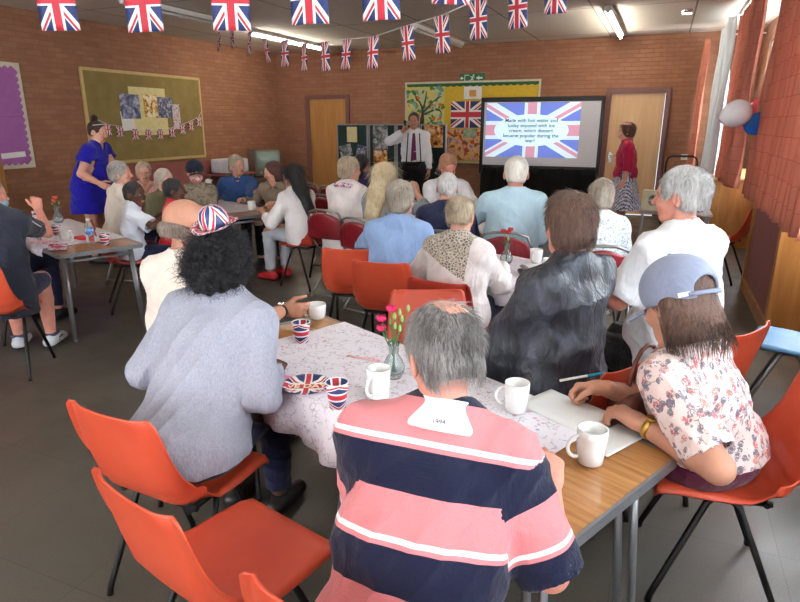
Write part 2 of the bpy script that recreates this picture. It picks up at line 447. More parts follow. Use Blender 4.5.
def person(label, head, az, s=1., lean=8, sl=0., stand=False, hy=0, hp=0, hr=0, b=1., belly=0, L=None, R=None,
           lh=None, rh=None, q=0, skinm=None, top=None, legs=None, shoes=None, hair=None, group=None, T=None, neckf=.03,
           knees=None, feet=None, cat='person', hs=1., child=False, seat=None, tilt=0):
    hx, hyy, hz = head; a = math.radians(az); f2 = A(math.sin(a), math.cos(a), 0); r2 = A(math.cos(a), -math.sin(a), 0)
    pz = .93*s if stand else .45+.10*s
    ln = math.radians(lean); u = nz(A(sl, math.sin(ln), math.cos(ln))); nl = .155*s
    T_ = (hz-pz-nl)/u[2]
    P = A(0, 0, pz); Nk = P+u*T_; hc = Nk+A(sl*.1, neckf, nl)
    # world position of pelvis so that the head centre lands on target
    org = A(hx, hyy, 0)-r2*hc[0]-f2*hc[1]
    if seat is not None:
        dd = A(hx-seat[0], hyy-seat[1], 0); v = A(dd@r2, dd@f2-neckf, hz-pz-nl); T_ = np.linalg.norm(v); u = v/T_
        Nk = P+v; hc = Nk+A(0, neckf, nl); org = A(seat[0], seat[1], 0)
    root = empty('person', tuple(org), az, label, cat, group); side = A(1, 0, 0)
    def loc(wp): d = A(*wp)-A(org[0], org[1], 0); return A(d@r2, d@f2, d[2])
    side = A(1, 0, 0); fw = nz(np.cross(u, side)) ; fw = fw if fw[1] > 0 else -fw
    sdt = nz(A(1, 0, -math.tan(math.radians(tilt))))
    shs = {q_: Nk-u*.058*s+sdt*.155*s*b**.5*q_ for q_ in (-1, 1)}
    l1, l2 = .28*s, .245*s
    arms = {}
    for q_, spec in ((-1, L), (1, R)):
        sh = shs[q_]; hint = A(.5*q_, -.5, -.6)
        if spec is None:
            wr = A(.13*q_, .33*s, pz+.10) if not stand else sh+A(.07*q_, .03, -.51*s)
            if stand: hint = A(.2*q_, -1, 0)
        else:
            wr = loc(spec[0]) if spec[0][0] != 'l' else A(*spec[0][1:])
            if len(spec) > 1: hint = A(*spec[1])
        el, wr = ik(sh, wr, l1, l2, hint); arms[q_] = (sh, el, wr)
    hips = {q_: P+A(.085*s*q_, .02, -.02) for q_ in (-1, 1)}; kn = {}; an = {}
    for q_ in (-1, 1):
        if stand: kn[q_] = A(.09*q_*s, .02, .49*s); an[q_] = A(.09*q_*s, -.01, .085)
        else:
            kn[q_] = A(.11*q_*s, .42*s, .455+.07*s) if knees is None else A(*knees[(q_+1)//2])
            an[q_] = A(.11*q_*s, .42*s, .085) if feet is None else A(*feet[(q_+1)//2])
            if feet is None and knees is not None: an[q_] = A(kn[q_][0], kn[q_][1]-.02, .085)
    H = (.011, .008, .006)[q]; HH = (.006, .005, .0035)[q]
    cen = (P+hc)/2
    allp = [P, hc]+[p for t in arms.values() for p in t]+list(kn.values())+list(an.values())
    lo = np.min(allp, 0)-A(.28, .28, .2)*s; hi = np.max(allp, 0)+A(.28, .30, .1)*s; lo[2] = -.02
    def torso(S, o, bb=1.):
        B = b*bb
        S.ell(P+A(0, 0, 0), A(.165*b+o, .125*b+o, .125*s+o), .05)
        S.cone(P+u*.06, P+u*(T_*.45), .108*b*s+o, .104*b*s+o, .05, side, 1.36)
        S.cone(P+u*(T_*.45), P+u*(T_-.15*s), .106*b*s+o, .105*b**.7*s+o, .05, side, 1.42)
        for q_ in (-1, 1):
            S.cone(Nk+u*.008, shs[q_]+u*.004, .054*s+o, .050*s*b**.5+o, .045)
            S.cone(P+u*(T_-.17*s)+side*.05*q_, shs[q_]-u*.02, .085*s*b**.6+o, .052*s+o, .05)
        if belly: S.ell(P+u*.15+fw*.055, A(.155*b, .125+.05*belly, .15)*s+o, .05)
    def arm(S, q_, o1, o2, frac=1., o3=None):
        sh, el, wr = arms[q_]; bb = b**.5
        S.cone(sh, el, .050*s*bb+o1, .040*s*bb+o2, .025)
        if frac > 1: S.cone(el, el+(wr-el)*(frac-1), .040*s*bb+o2, (.040*bb-.013*(frac-1))*s+(o3 if o3 is not None else o2), .015)
    # ---------- body: one continuous surface
    S = SDF(lo, hi, H)
    torso(S, -.004)
    S.cone(Nk-u*.03, hc+A(0, -.01, -.05)*s, .056*s*b**.4, .052*s*b**.4, .03)
    for q_ in (-1, 1):
        arm(S, q_, -.002, -.002)
        sh, el, wr = arms[q_]; S.cone(el, el+(wr-el)*.35, .041*s*b**.4, .040*s*b**.4, .015); S.cone(el+(wr-el)*.35, wr, .040*s*b**.4, .026*s, .01)
        S.cone(hips[q_], kn[q_], .082*s*b, .055*s*b**.5, .03); S.cone(kn[q_], kn[q_]+(an[q_]-kn[q_])*.35, .052*s, .054*s*b**.4, .02)
        S.cone(kn[q_]+(an[q_]-kn[q_])*.35, an[q_], .053*s*b**.4, .034*s, .01)
        fd = A(.12*q_, 1, 0); fd = nz(fd)
        S.cone(an[q_]+A(0, -.02, -.035), an[q_]+fd*.14*s+A(0, 0, -.055), .032, .024, .02)
    V, Q = S.mesh(); parts = [(V, Q)]
    Rh = rotm(hy, hp, hr)
    Sh, f = head_sdf(hc, Rh, HH, s*hs)
    Sh.cone(hc+A(0, -.01, -.05)*s, hc+A(0, -.02, -.12)*s, .052*s, .053*s, .02)
    V2, Q2 = Sh.mesh(); parts.append((V2, Q2))
    for q_, hh in ((-1, lh), (1, rh)):
        sh, el, wr = arms[q_]; d = nz(wr-el)
        if hh is None: hh = dict()
        wl = lambda v: A(A(*v)@r2, A(*v)@f2, v[2])
        d = nz(wl(hh['d'])) if 'd' in hh else d
        nrm = wl(hh['n']) if 'n' in hh else A(*((-q_*.3, -.1, -1) if not stand else (-q_, 0, 0))); th = wl(hh['t']) if 't' in hh else A(*((-q_, .2, 0) if not stand else (0, 1, 0)))
        Sx = SDF(wr-A(.22, .22, .22)*s, wr+A(.22, .22, .22)*s, (.007, .005, .0032)[q])
        hand(Sx, wr, d, nrm, th, hh.get('c', .45), s*(.95 if not child else .75)); parts.append(Sx.mesh())
    o = 0; VV = []; QQ = []; fm = []
    sk = skinm or SK['fair']
    for i, (v, qd) in enumerate(parts):
        VV.append(v); QQ.append(qd+o); o += len(v); m = np.zeros(len(qd), int)
        if i == 1:
            cc = ((v[qd].mean(1)-hc)@Rh)/(s*hs)
            for e in (-1, 1):
                dd = np.linalg.norm((cc-A(.031*e, .080, .004))*A(1, 1, 1.9), axis=1); m[(dd < .0135) & (cc[:, 1] > .0885) & (np.abs(cc[:, 2]-.004) < .0062)] = 1
                dd = np.linalg.norm(cc-A(.031*e, .0945, .004), axis=1); m[dd < .0062] = 2
            m[(np.abs(cc[:, 0]) < .024) & (np.abs(cc[:, 2]+.0625) < .010) & (cc[:, 1] > .088)] = 3
        fm.append(m)
    npmesh('body', np.concatenate(VV), np.concatenate(QQ), [sk, EYEW, EYED, LIP], root, np.concatenate(fm))
    J = dict(P=P, N=Nk, hc=hc, Rh=Rh, u=u, fw=fw, arms=arms, kn=kn, an=an, hips=hips, T=T_, s=s, b=b, f=f, shs=shs, H=H, lo=lo, hi=hi, root=root, q=q, org=org, torso=torso, arm=arm, hs=s*hs, loc=loc)
    # ---------- trousers / skirt
    if legs:
        S = SDF(lo, hi, H); lf = legs.get('len', .95); o = .012
        S.ell(P+A(0, 0, -.01), A(.165*b+o+.004, .128*b+o+.004, .12*s+o), .04)
        if legs.get('skirt'):
            fl = legs['skirt']; e = (P+A(0, .0, -.02)); zz = fl[0]
            S.cone(e, A(0, .01, zz), .12*b, fl[1], .04, side, 1.35); S.cyl(A(0, .01, zz), A(0, 0, -1), .4, .8)
        else:
            for q_ in (-1, 1):
                S.cone(hips[q_], kn[q_], .086*s*b+o, .058*s*b**.5+o, .04)
                if lf > .5:
                    t = (lf-.5)*2; e = kn[q_]+(an[q_]-kn[q_])*t
                    S.cone(kn[q_], e, .058*s*b**.5+o, .046*s+o+legs.get('flare', 0), .02); S.cyl(e, nz(an[q_]-kn[q_]), .2, .14)
                else:
                    t = lf*2; e = hips[q_]+(kn[q_]-hips[q_])*t; S.cyl(e, nz(kn[q_]-hips[q_]), .2, .14)
        if not legs.get('dress'): S.cyl(P+u*(.11 if stand else .10), u, .5, .6)
        V, Q = S.mesh(); V = smooth(V, Q, 1); V = V+vnormals(V, Q)*(fold(V, sum(map(ord, label)) % 991, 26)*.006)[:, None]
        npmesh('skirt' if legs.get('skirt') else 'trousers', V, Q, legs['m'], root)
    if shoes is not None:
        for q_ in (-1, 1):
            S = SDF(an[q_]-A(.2, .2, .1), an[q_]+A(.2, .3, .08), min(H, .007)); fd = nz(A(.12*q_, 1, 0)); sd = A(fd[1], -fd[0], 0); zz = an[q_]
            S.cone(A(zz[0], zz[1], .045)-fd*.04, A(zz[0], zz[1], .036)+fd*.15*s, .042, .034, .03, sd, 1.12); S.cone(A(zz[0], zz[1], .07), A(zz[0], zz[1], .045)+fd*.08, .047, .03, .02)
            S.bx(A(zz[0], zz[1], -.1), A(.4, .4, .1)); S.cyl(A(zz[0], zz[1], .10), A(0, 0, 1), .1, .1)
            V, Q = S.mesh(); fmm = (V[Q].mean(1)[:, 2] < .022).astype(int)
            npmesh('shoe', V, Q, [shoes, SOLE if not isinstance(shoes, tuple) else shoes], root, fmm)
    # ---------- top garment
    if top:
        S = SDF(lo, hi, H); o = top.get('o', .011); sv = top.get('sleeve', 1.9)
        torso(S, o)
        S.ell(P+A(0, 0, .0), A(.165*b+o+.012, .125*b+o+.012, .13*s+o), .03)
        if top.get('skirt'):
            zz, rr, ww = top['skirt']
            S.cone(P+u*.08, A(0, top.get('sy', -.02), zz), .125*b+o, rr, .05, side, ww); S.cyl(A(0, 0, zz), A(0, 0, -1), .4, .9)
        else:
            S.cyl(P+(u*.07 if top.get('tuck') else A(0, 0, top.get('hem', -.07) if not stand else -.10)), A(0, 0, -1), .4, .9)
        for q_ in (-1, 1):
            sh, el, wr = arms[q_]; oo = top.get('so', o)
            if sv <= 1:
                d = nz(el-sh); e = sh+(el-sh)*sv; ra = .05*s*b**.5
                S.cone(sh, e+d*.03, ra+oo, ra+oo+.004, .03); S.cyl(e, d, .12, .1)
                S.cyl(e-d*.03, d, .05, ra+oo-.006)
            else:
                arm(S, q_, oo+.002, oo+.003, sv, oo); d = nz(wr-el); e = el+(wr-el)*(sv-1); S.cyl(e, d, .08, .075)
        # neck opening
        if top.get('collar', 0):
            S.cone(Nk-A(0, .004, 0), Nk+u*.034*s+A(0, .0, .004), .070*s, .066*s, .012)
        S.cone(Nk-u*.01+fw*.01, Nk+u*.25, .0595*s*b**.4, .060*s*b**.4, .004, sub=True)
        if top.get('vneck'): S.cone(Nk+fw*.12-u*top['vneck'], Nk+fw*.07+u*.1, .02, .07, .01, sub=True)
        if top.get('open'):     # open front of a jacket
            S.bx(P+u*.25+fw*.2, A(.04, .15, .45), None)
        if top.get('fn'): top['fn'](S, J)
        V, Q = S.mesh(); V = smooth(V, Q, 1, .6); amp = top.get('fold', .006)
        fl = fold(V, sum(map(ord, label)) % 997, top.get('ff', 20)); n_ = vnormals(V, Q)
        ck = np.clip((np.linalg.norm(V-Nk, axis=1)-.09)/.1, 0, 1)
        V = V+n_*((fl+.25)*amp*1.5*ck)[:, None]
        if q == 2: V = V+n_*(fold(V, 5+len(label), top.get('ff', 20)*2.3)*amp*.35*ck)[:, None]
        at = None
        m = top['m']; fmm = None
        if top.get('stripes') or top.get('fm'):
            at = -((V-Nk)@u)+.02
            for q_ in (-1, 1):
                sh, el, wr = arms[q_]; d = nz(el-sh); t = (V-sh)@d; ou = (V-sh)@side*q_
                dist = np.linalg.norm(V-sh-np.outer(np.clip(t, 0, .3), d), axis=1)
                on = (t > .02) & (dist < .11*b**.5) & (ou > -.01+.0*t); at[on] = t[on]+.075
        if top.get('seam'):
            at = np.where(((V-Nk)@fw < 0), V[:, 0]-Nk[0]*0, 9.)
        if top.get('fm'): fmm = top['fm'](V[Q].mean(1), J)
        npmesh(top.get('name', 'shirt'), V, Q, m, root, fmm, attr=at)
    if hair: make_hair(J, **hair)
    return J

def make_hair(J, style='short', m=None, seed=1, strands=0, sm=None, vol=0., **kw):
    hc, Rh, s, q = J['hc'], J['Rh'], J['hs'], J['q']; f = J['f']
    h = (.006, .005, .0035)[q]
    S = SDF(hc-A(.24, .24, .52 if style in ('long', 'straight') else .26)*s, hc+A(.24, .24, .24)*s, h)
    v = vol
    def cut_face(zf=.055, yf=.045, r=.10, zc=-.055):
        # remove hair over the face: below the hairline and in front of the ears
        S.ell(f(0, .118, zc), A(.082, .095, .10+zf)*s, .012, Rh, sub=True)
    def ears():
        for e in (-1, 1): S.ell(f(.088*e, .008, -.022), A(.026, .032, .042)*s, .008, Rh, sub=True)
    nfreq, namp = 60, .004
    if style in ('short', 'crop'):
        t = .010+v
        S.ell(f(0, -.016, .034), A(.077+t, .098+t, .087+t)*s, .01, Rh)
        S.ell(f(0, -.055, -.03), A(.062+t*.6, .055+t*.6, .055)*s, .03, Rh)
        S.bx(f(0, .06, -.155), A(.2, .22, .10)*s, Rh); cut_face(); ears()
    elif style == 'fluffy':
        t = .02+v
        S.ell(f(0, -.018, .036), A(.078+t, .096+t, .086+t)*s, .01, Rh)
        S.ell(f(0, -.052, -.035), A(.072+t*.6, .060+t*.6, .062)*s, .03, Rh)
        S.bx(f(0, .06, -.185), A(.2, .22, .10)*s, Rh, k=.02); cut_face()
        nfreq, namp = 55, .007
    elif style == 'balding':
        t = .008+v
        S.ell(f(0, -.016, .012), A(.078+t, .099+t, .080)*s, .01, Rh)
        S.ell(f(0, -.05, -.03), A(.064, .058, .055)*s, .03, Rh)
        S.bx(f(0, .06, -.155), A(.2, .22, .10)*s, Rh); cut_face(.10, zc=-.02); ears()
        top = kw.get('crown', .070); S.ell(f(0, .03, .10), A(.062, .10, .062)*s, .01, Rh, sub=True)
        namp = .0025
    elif style == 'fringe_bald':
        S.ell(f(0, -.04, -.016), A(.0795, .079, .044)*s, .01, Rh); S.ell(f(0, -.055, -.035), A(.062, .055, .05)*s, .02, Rh)
        S.bx(f(0, .06, -.155), A(.2, .22, .10)*s, Rh); S.bx(f(0, .11, -.0), A(.2, .11, .3)*s, Rh, k=.01); ears(); namp = .0012
    elif style == 'afro':
        t = kw.get('t', .05)
        S.ell(f(0, -.025, .01), A(.088+t, .088+t, .088+t)*s, .01, Rh); S.ell(f(0, -.05, -.05), A(.085+t, .07+t, .08)*s, .04, Rh)
        cut_face(.06); nfreq, namp = 95, .014
    elif style == 'bob':
        t = .016+v; Lz = kw.get('Lz', .12)
        S.ell(f(0, -.016, .034), A(.078+t, .098+t, .087+t)*s, .01, Rh)
        S.cone(f(0, -.035, .0), f(0, -.045, -Lz), .076*s, .080*s, .02, Rh[:, 0], 1.22)
        S.bx(f(0, 0, -Lz-.16), A(.3, .3, .12)*s, Rh, k=.008); cut_face(); S.bx(f(0, .115, -.12), A(.055, .09, .14)*s, Rh, k=.02)
    elif style in ('long', 'straight'):
        t = .014+v; Lz = kw.get('Lz', .32); P = J['N']; bk = J['fw']
        S.ell(f(0, -.016, .034), A(.078+t, .098+t, .087+t)*s, .01, Rh)
        mid = J['N']-bk*.085+J['u']*.03; end = J['N']-bk*.15-J['u']*(Lz-.16)
        S.cone(f(0, -.04, .0), mid, .078*s, .066*s, .03, A(1, 0, 0), 1.25); S.cone(mid, end, .055*s, .036*s, .03, A(1, 0, 0), kw.get('w', 2.2))
        cut_face(); S.bx(f(0, .115, -.12), A(.055, .09, .14)*s, Rh, k=.02)
        if kw.get('ears'): ears()
    elif style == 'bun':
        t = .007+v
        S.ell(f(0, -.016, .034), A(.077+t, .098+t, .087+t)*s, .01, Rh); S.ell(f(0, -.05, -.02), A(.066, .055, .055)*s, .03, Rh)
        S.bx(f(0, .06, -.155), A(.2, .22, .10)*s, Rh); cut_face(); ears()
        bp = kw.get('bp', (0, -.118, .03)); br = kw.get('br', .035); S.ell(f(*bp), A(br, br*.9, br)*s, .012, Rh); namp = .002
    V, Q = S.mesh()
    if not len(V): return
    V = smooth(V, Q, 1); n_ = vnormals(V, Q)
    lv = (V-hc)@Rh
    st = lv*A(1, 1, .25) if style != 'afro' else lv
    V = V+n_*(noise3(st, seed, nfreq*kw.get('nf', 1))*namp*kw.get('na', 1))[:, None]
    patch = kw.get('patch'); fmm = None
    if patch:      # thinning crown: scalp shows through
        cc = ((V[Q].mean(1)-hc)@Rh)/s; fmm = (np.linalg.norm((cc-A(*patch[0]))*A(1, 1, .6), axis=1)+noise3(cc, seed+1, 70)*.008 < patch[1]).astype(int)
    npmesh('hair', V, Q, [m, kw.get('scalp') or SK['pink']], J['root'], fmm)
    if strands:
        r = np.random.default_rng(seed); pick = r.choice(len(V), strands); n_ = vnormals(V, Q)
        P0 = V[pick]; Nn = n_[pick]; cr = f(0, -.05, .115); down = -Rh[:, 2]
        keep = Nn@down < .55
        lc = ((P0-hc)@Rh)/s; keep &= lc[:, 2] < kw.get('zmax', 9)
        if patch: keep &= (np.linalg.norm((lc-A(*patch[0]))*A(1, 1, .6), axis=1) > patch[1]*.95) | (r.random(len(P0)) < .45)
        P0 = P0[keep]; Nn = Nn[keep]; nS = len(P0)
        Ls = kw.get('sl', .045)*(.5+r.random(nS)); segs = 4; rad = kw.get('sr', .0007)
        pts = [P0-Nn*.004]; cur = P0.copy(); fl0 = kw.get('flow')
        d = P0-cr; d = d/(np.linalg.norm(d, axis=1)[:, None]+1e-9)*.7+down*.8 if style != 'afro' else r.normal(size=(nS, 3))
        d = d+r.normal(size=(nS, 3))*kw.get('jit', .25)
        for i in range(segs):
            t = d-Nn*np.sum(d*Nn, 1)[:, None]; t /= (np.linalg.norm(t, axis=1)[:, None]+1e-9)
            lift = kw.get('lift', .18); t = t+Nn*lift*(1 if i < 2 else -.1)
            if style == 'afro': t = t*.6+r.normal(size=(nS, 3))*.8+Nn*.5
            cur = cur+t*(Ls/segs)[:, None]; pts.append(cur.copy())
        VV = []; QQ = []
        Pn = np.stack(pts, 1); K = segs+1
        for k in range(3):
            an = 2*math.pi*k/3; tt = np.cross(Nn, d); tt /= (np.linalg.norm(tt, axis=1)[:, None]+1e-9)
            off = tt*math.cos(an)+Nn*math.sin(an); wd = np.array([1, 1, .9, .7, .25])*rad
            VV.append(Pn+off[:, None, :]*wd[None, :, None])
        VV = np.stack(VV, 2)     # strand, ring, corner
        base = (np.arange(nS)*K*3)[:, None]
        for i in range(K-1):
            for k in range(3):
                k2 = (k+1) % 3; QQ.append(base+np.array([i*3+k, i*3+k2, (i+1)*3+k2, (i+1)*3+k]))
        npmesh('hair_strands', VV.reshape(-1, 3), np.concatenate(QQ), sm or m, J['root'])['kind'] = 'stuff'

SK = dict(fair=skin('skin_fair', C(214, 160, 138)), pink=skin('skin_pink', C(216, 148, 128)), tan=skin('skin_tan', C(192, 138, 112)),
          dark=skin('skin_dark', C(92, 58, 42)), pale=skin('skin_pale', C(222, 176, 156)))
SOLE = plain('shoe_sole', C(40, 38, 38), .7)
# ------------------------------------------------------------------ the room
H_C = 3.09; XL = -8.05; YB = 11.97; XR = 1.30; YN = -3.0
def brick_mat(name, cm=1.):
    n = N(name); uv = n.coord('UV')
    b = n.n('ShaderNodeTexBrick'); n.l(uv, b.inputs['Vector']); b.inputs['Scale'].default_value = 1
    b.inputs['Brick Width'].default_value = .22; b.inputs['Row Height'].default_value = .070; b.inputs['Mortar Size'].default_value = .005
    b.inputs['Mortar Smooth'].default_value = .3; b.inputs['Bias'].default_value = .0
    b.inputs['Color1'].default_value = C(140*cm, 92*cm, 68*cm); b.inputs['Color2'].default_value = C(162*cm, 112*cm, 84*cm); b.inputs['Mortar'].default_value = C(122*cm, 88*cm, 68*cm)
    f = n.noise(uv, 6, 4); pt = n.noise(n.mapping(uv, (4.2, 13, 1)), 1, 1)
    c = n.mix(n.math('MULTIPLY', pt, .55), b.outputs[0], C(122*cm, 74*cm, 54*cm))
    n.col(n.mix(n.math('MULTIPLY', f, .35), c, C(176*cm, 128*cm, 96*cm))); n.rough(.85)
    n.bump(n.math('SUBTRACT', n.math('MULTIPLY', n.noise(uv, 70, 3), .4), n.math('MULTIPLY', b.outputs[1], 1.5)), .6, .008)
    return n.m
BRICK = brick_mat('brick')
n = N('floor_vinyl'); uv = n.coord('UV')
b = n.n('ShaderNodeTexBrick', offset=0.); n.l(uv, b.inputs['Vector']); b.inputs['Scale'].default_value = 1
b.inputs['Brick Width'].default_value = .6; b.inputs['Row Height'].default_value = .6; b.inputs['Mortar Size'].default_value = .0025
b.inputs['Color1'].default_value = C(74, 69, 60); b.inputs['Color2'].default_value = C(82, 76, 66); b.inputs['Mortar'].default_value = C(54, 50, 44)
sp = n.noise(uv, 160, 3, .7); c = n.mix(n.math('MULTIPLY', n.ramp(sp, [(.42, g(0)), (.66, g(1))]), .4), b.outputs[0], C(112, 106, 92))
c = n.mix(n.math('MULTIPLY', n.noise(uv, 1.3, 4), .4), c, C(72, 66, 60)); n.col(c)
n.rough(n.ramp(n.noise(uv, 3, 4), [(.3, g(.32)), (.7, g(.5))])); n.bump(sp, .08, .002)
FLOOR = n.m
n = N('ceiling_tile'); uv = n.coord('UV')
b = n.n('ShaderNodeTexBrick', offset=0.); n.l(uv, b.inputs['Vector']); b.inputs['Scale'].default_value = 1
b.inputs['Brick Width'].default_value = 1.25; b.inputs['Row Height'].default_value = 2.5; b.inputs['Mortar Size'].default_value = .012
b.inputs['Color1'].default_value = C(222, 212, 198); b.inputs['Color2'].default_value = C(230, 220, 206); b.inputs['Mortar'].default_value = C(140, 124, 110)
n.col(n.mix(n.math('MULTIPLY', n.noise(uv, 2.5, 4), .25), b.outputs[0], C(200, 190, 174))); n.rough(.9); n.bump(n.noise(uv, 90, 3), .15, .003)
CEIL = n.m
def wood(name, c1, c2, sc=1., rough=.4, axis=(1, 14, 14), coord='Object'):
    if name in MC: return MC[name]
    n = N(name); v = n.mapping(n.coord(coord), tuple(a*sc for a in axis))
    f = n.noise(v, 1.6, 5, .6, .9); n.col(n.ramp(f, [(.32, c1), (.5, tuple((a+b)/2 for a, b in zip(c1, c2))), (.7, c2)])); n.rough(rough)
    n.bump(f, .08, .002); MC[name] = n.m; return n.m
DOORW = wood('door_veneer', C(168, 116, 62), C(190, 138, 80), 1, .45, (9, 9, .7))
DOORP = wood('door_veneer_pale', C(206, 164, 118), C(220, 180, 134), 1, .45, (9, 9, .7))
FRAMEW = plain('frame_brown_paint', C(112, 72, 66), .5)
PINE = wood('varnished_pine', C(150, 96, 44), C(184, 128, 66), 1, .35, (6, 6, .8))
PINEH = wood('varnished_sill', C(176, 128, 72), C(206, 160, 100), 1, .35, (6, .8, 6))
PINK = plain('dusty_pink_panel', C(140, 82, 78), .7)
WHITEP = plain('white_paint', C(226, 224, 218), .5, var=.03)

def quad(name, pts, uvs, m):
    mb = MB(); mb.poly(pts, uvs); o = mb.build(name, m); tag(o, kind='structure'); return o
def wallX(name, x, y0, y1, z0, z1, m, holes=()):
    mb = MB(); cuts = sorted({y0, y1, *[h[0] for h in holes], *[h[1] for h in holes]})
    for a, b in zip(cuts, cuts[1:]):
        zs = [(z0, z1)]
        for h in holes:
            if h[0] <= a+1e-6 and h[1] >= b-1e-6: zs = [(z0, h[2]), (h[3], z1)]
        for p, q in zs: mb.poly([(x, a, p), (x, b, p), (x, b, q), (x, a, q)], [(a, p), (b, p), (b, q), (a, q)])
    return tag(mb.build(name, m, solid=.20 if x > 0 else .15, off=-1 if x < 0 else 1), kind='structure')
def wallY(name, y, x0, x1, z0, z1, m, holes=(), off=-1):
    mb = MB(); cuts = sorted({x0, x1, *[h[0] for h in holes], *[h[1] for h in holes]})
    for a, b in zip(cuts, cuts[1:]):
        zs = [(z0, z1)]
        for h in holes:
            if h[0] <= a+1e-6 and h[1] >= b-1e-6: zs = [(z0, h[2]), (h[3], z1)]
        for p, q in zs:
            if q-p > .001: mb.poly([(a, y, p), (b, y, p), (b, y, q), (a, y, q)], [(a, p), (b, p), (b, q), (a, q)])
    return tag(mb.build(name, m, solid=.15, off=off), kind='structure')
quad('floor', [(XL, YN, 0), (XR+.2, YN, 0), (XR+.2, YB, 0), (XL, YB, 0)], [(XL, YN), (XR+.2, YN), (XR+.2, YB), (XL, YB)], FLOOR)
quad('ceiling', [(XL, YN, H_C), (XL, YB, H_C), (XR+.2, YB, H_C), (XR+.2, YN, H_C)], [(XL-.2, YN+1), (XL-.2, YB+1), (XR, YB+1), (XR, YN+1)], CEIL)
wallX('wall_left', XL, YN, YB, 0, H_C, BRICK)
D1 = (-7.24, -6.33, 2.13); D2 = (-.95, -.05, 2.14)
wallY('wall_back', YB, XL, XR, 0, H_C, BRICK, [(D1[0], D1[1], 0, D1[2]), (D2[0], D2[1], 0, D2[2])])
WIN = [(-.9, 2.3), (3.5, 7.0), (8.35, 11.1)]
wallX('wall_right', XR, YN, YB, 0, H_C, BRICK, [(a, b, .95, 2.8) for a, b in WIN])
wallY('wall_rear', YN, XL, XR, 0, H_C, BRICK, [(-6.5, .1, 1.0, 2.75)], 1)
# doors
for i, (x0, x1, z) in enumerate((D1, D2)):
    d = empty(f'door_{i+1}', ((x0+x1)/2, YB, 0)); tag(d, kind='structure'); wd = x1-x0
    mb = MB(); mb.box((0, .03, z/2), (wd-.01, .045, z-.01)); mb.build('door_leaf', DOORW if i == 0 else DOORP, d, bevel=.003)
    mb = MB(); t = .085
    mb.box((-wd/2-t/2, -.02, (z+t)/2), (t, .06, z+t)); mb.box((wd/2+t/2, -.02, (z+t)/2), (t, .06, z+t)); mb.box((0, -.02, z+t/2), (wd, .06, t))
    mb.build('door_frame', FRAMEW, d, bevel=.006)
    mb = MB(); hx = -wd/2+.07 if i else wd/2-.07; mb.box((hx, .0, 1.03), (.05, .012, .18)); mb.tube([(hx, 0, 1.06), (hx, -.05, 1.06), (hx+(.1 if i else -.1), -.05, 1.06)], .009)
    mb.build('door_handle', plain('chrome', C(200, 200, 200), .25, 1), d)
mb = MB(); mb.box(((D1[1]+D2[0])/2, YB-.01, .05), (D2[0]-D1[1]-.2, .02, .1)); tag(mb.build('baseboard_back', FRAMEW), kind='structure')
mb = MB(); mb.box((XL+.01, (YN+YB)/2, .05), (.02, YB-YN-.1, .1)); tag(mb.build('baseboard_left', FRAMEW), kind='structure')
# windows of the right wall: frames, glass; sill boxes with pink side panels under them
GL = N('window_glass'); GL.set(Roughness=0.02); GL.b.inputs['Transmission Weight'].default_value = 1; GL.b.inputs['IOR'].default_value = 1.02; GLASS = GL.m
for i, (a, b) in enumerate(WIN):
    w_ = empty(f'window_{i+1}', (XR+.06, (a+b)/2, 0)); tag(w_, kind='structure'); L = b-a
    mb = MB()
    for z in (.975, 2.775, 2.2): mb.box((0, 0, z), (.06, L, .05))
    for y in (-L/2+.025, -L/6, L/6, L/2-.025): mb.box((0, y, 1.875), (.055, .05, 1.8))
    mb.build('window_frame', WHITEP, w_, bevel=.004)
    mb = MB(); mb.box((0, 0, 1.875), (.006, L-.1, 1.75)); mb.build('pane', GLASS, w_)
w_ = empty('window_4', (-3.2, YN-.05, 0)); tag(w_, kind='structure')
mb = MB()
for z in (1.025, 2.725): mb.box((0, 0, z), (6.6, .06, .05))
for x in (-3.275, -1.6, 0, 1.6, 3.275): mb.box((x, 0, 1.875), (.05, .055, 1.7))
mb.build('window_frame', WHITEP, w_)
mb = MB(); mb.box((0, 0, 1.875), (6.5, .006, 1.7)); mb.build('pane', GLASS, w_)
def sill_box(idx, x0, y0, y1, z=.93):
    o = empty(f'trim_{idx}', (x0, y0, 0)); tag(o, kind='structure'); D = XR-x0
    mb = MB(); mb.box((D/2, .014, z/2), (D, .028, z)); mb.box((.014, .03, z/2), (.03, .09, z)); mb.build('end_panel', PINE, o, bevel=.004)
    mb = MB(); mb.box((.03, (y1-y0)/2, z/2+.04), (.02, y1-y0-.06, z-.08)); mb.build('side_panel', PINK, o)
    mb = MB(); mb.box((.012, (y1-y0)/2, .055), (.03, y1-y0-.1, .11)); mb.box((.012, (y1-y0)/2, z-.03), (.03, y1-y0-.1, .05)); mb.box((.012, y1-y0-.04, z/2), (.03, .08, z)); mb.build('rail', PINE, o, bevel=.004)
    mb = MB(); mb.box((D/2-.02, (y1-y0)/2, z+.016), (D+.06, y1-y0+.08, .032)); mb.build('sill', PINEH, o, bevel=.006)
sill_box(1, .90, 5.30, 6.9); sill_box(2, .62, 9.2, 11.2, .90)
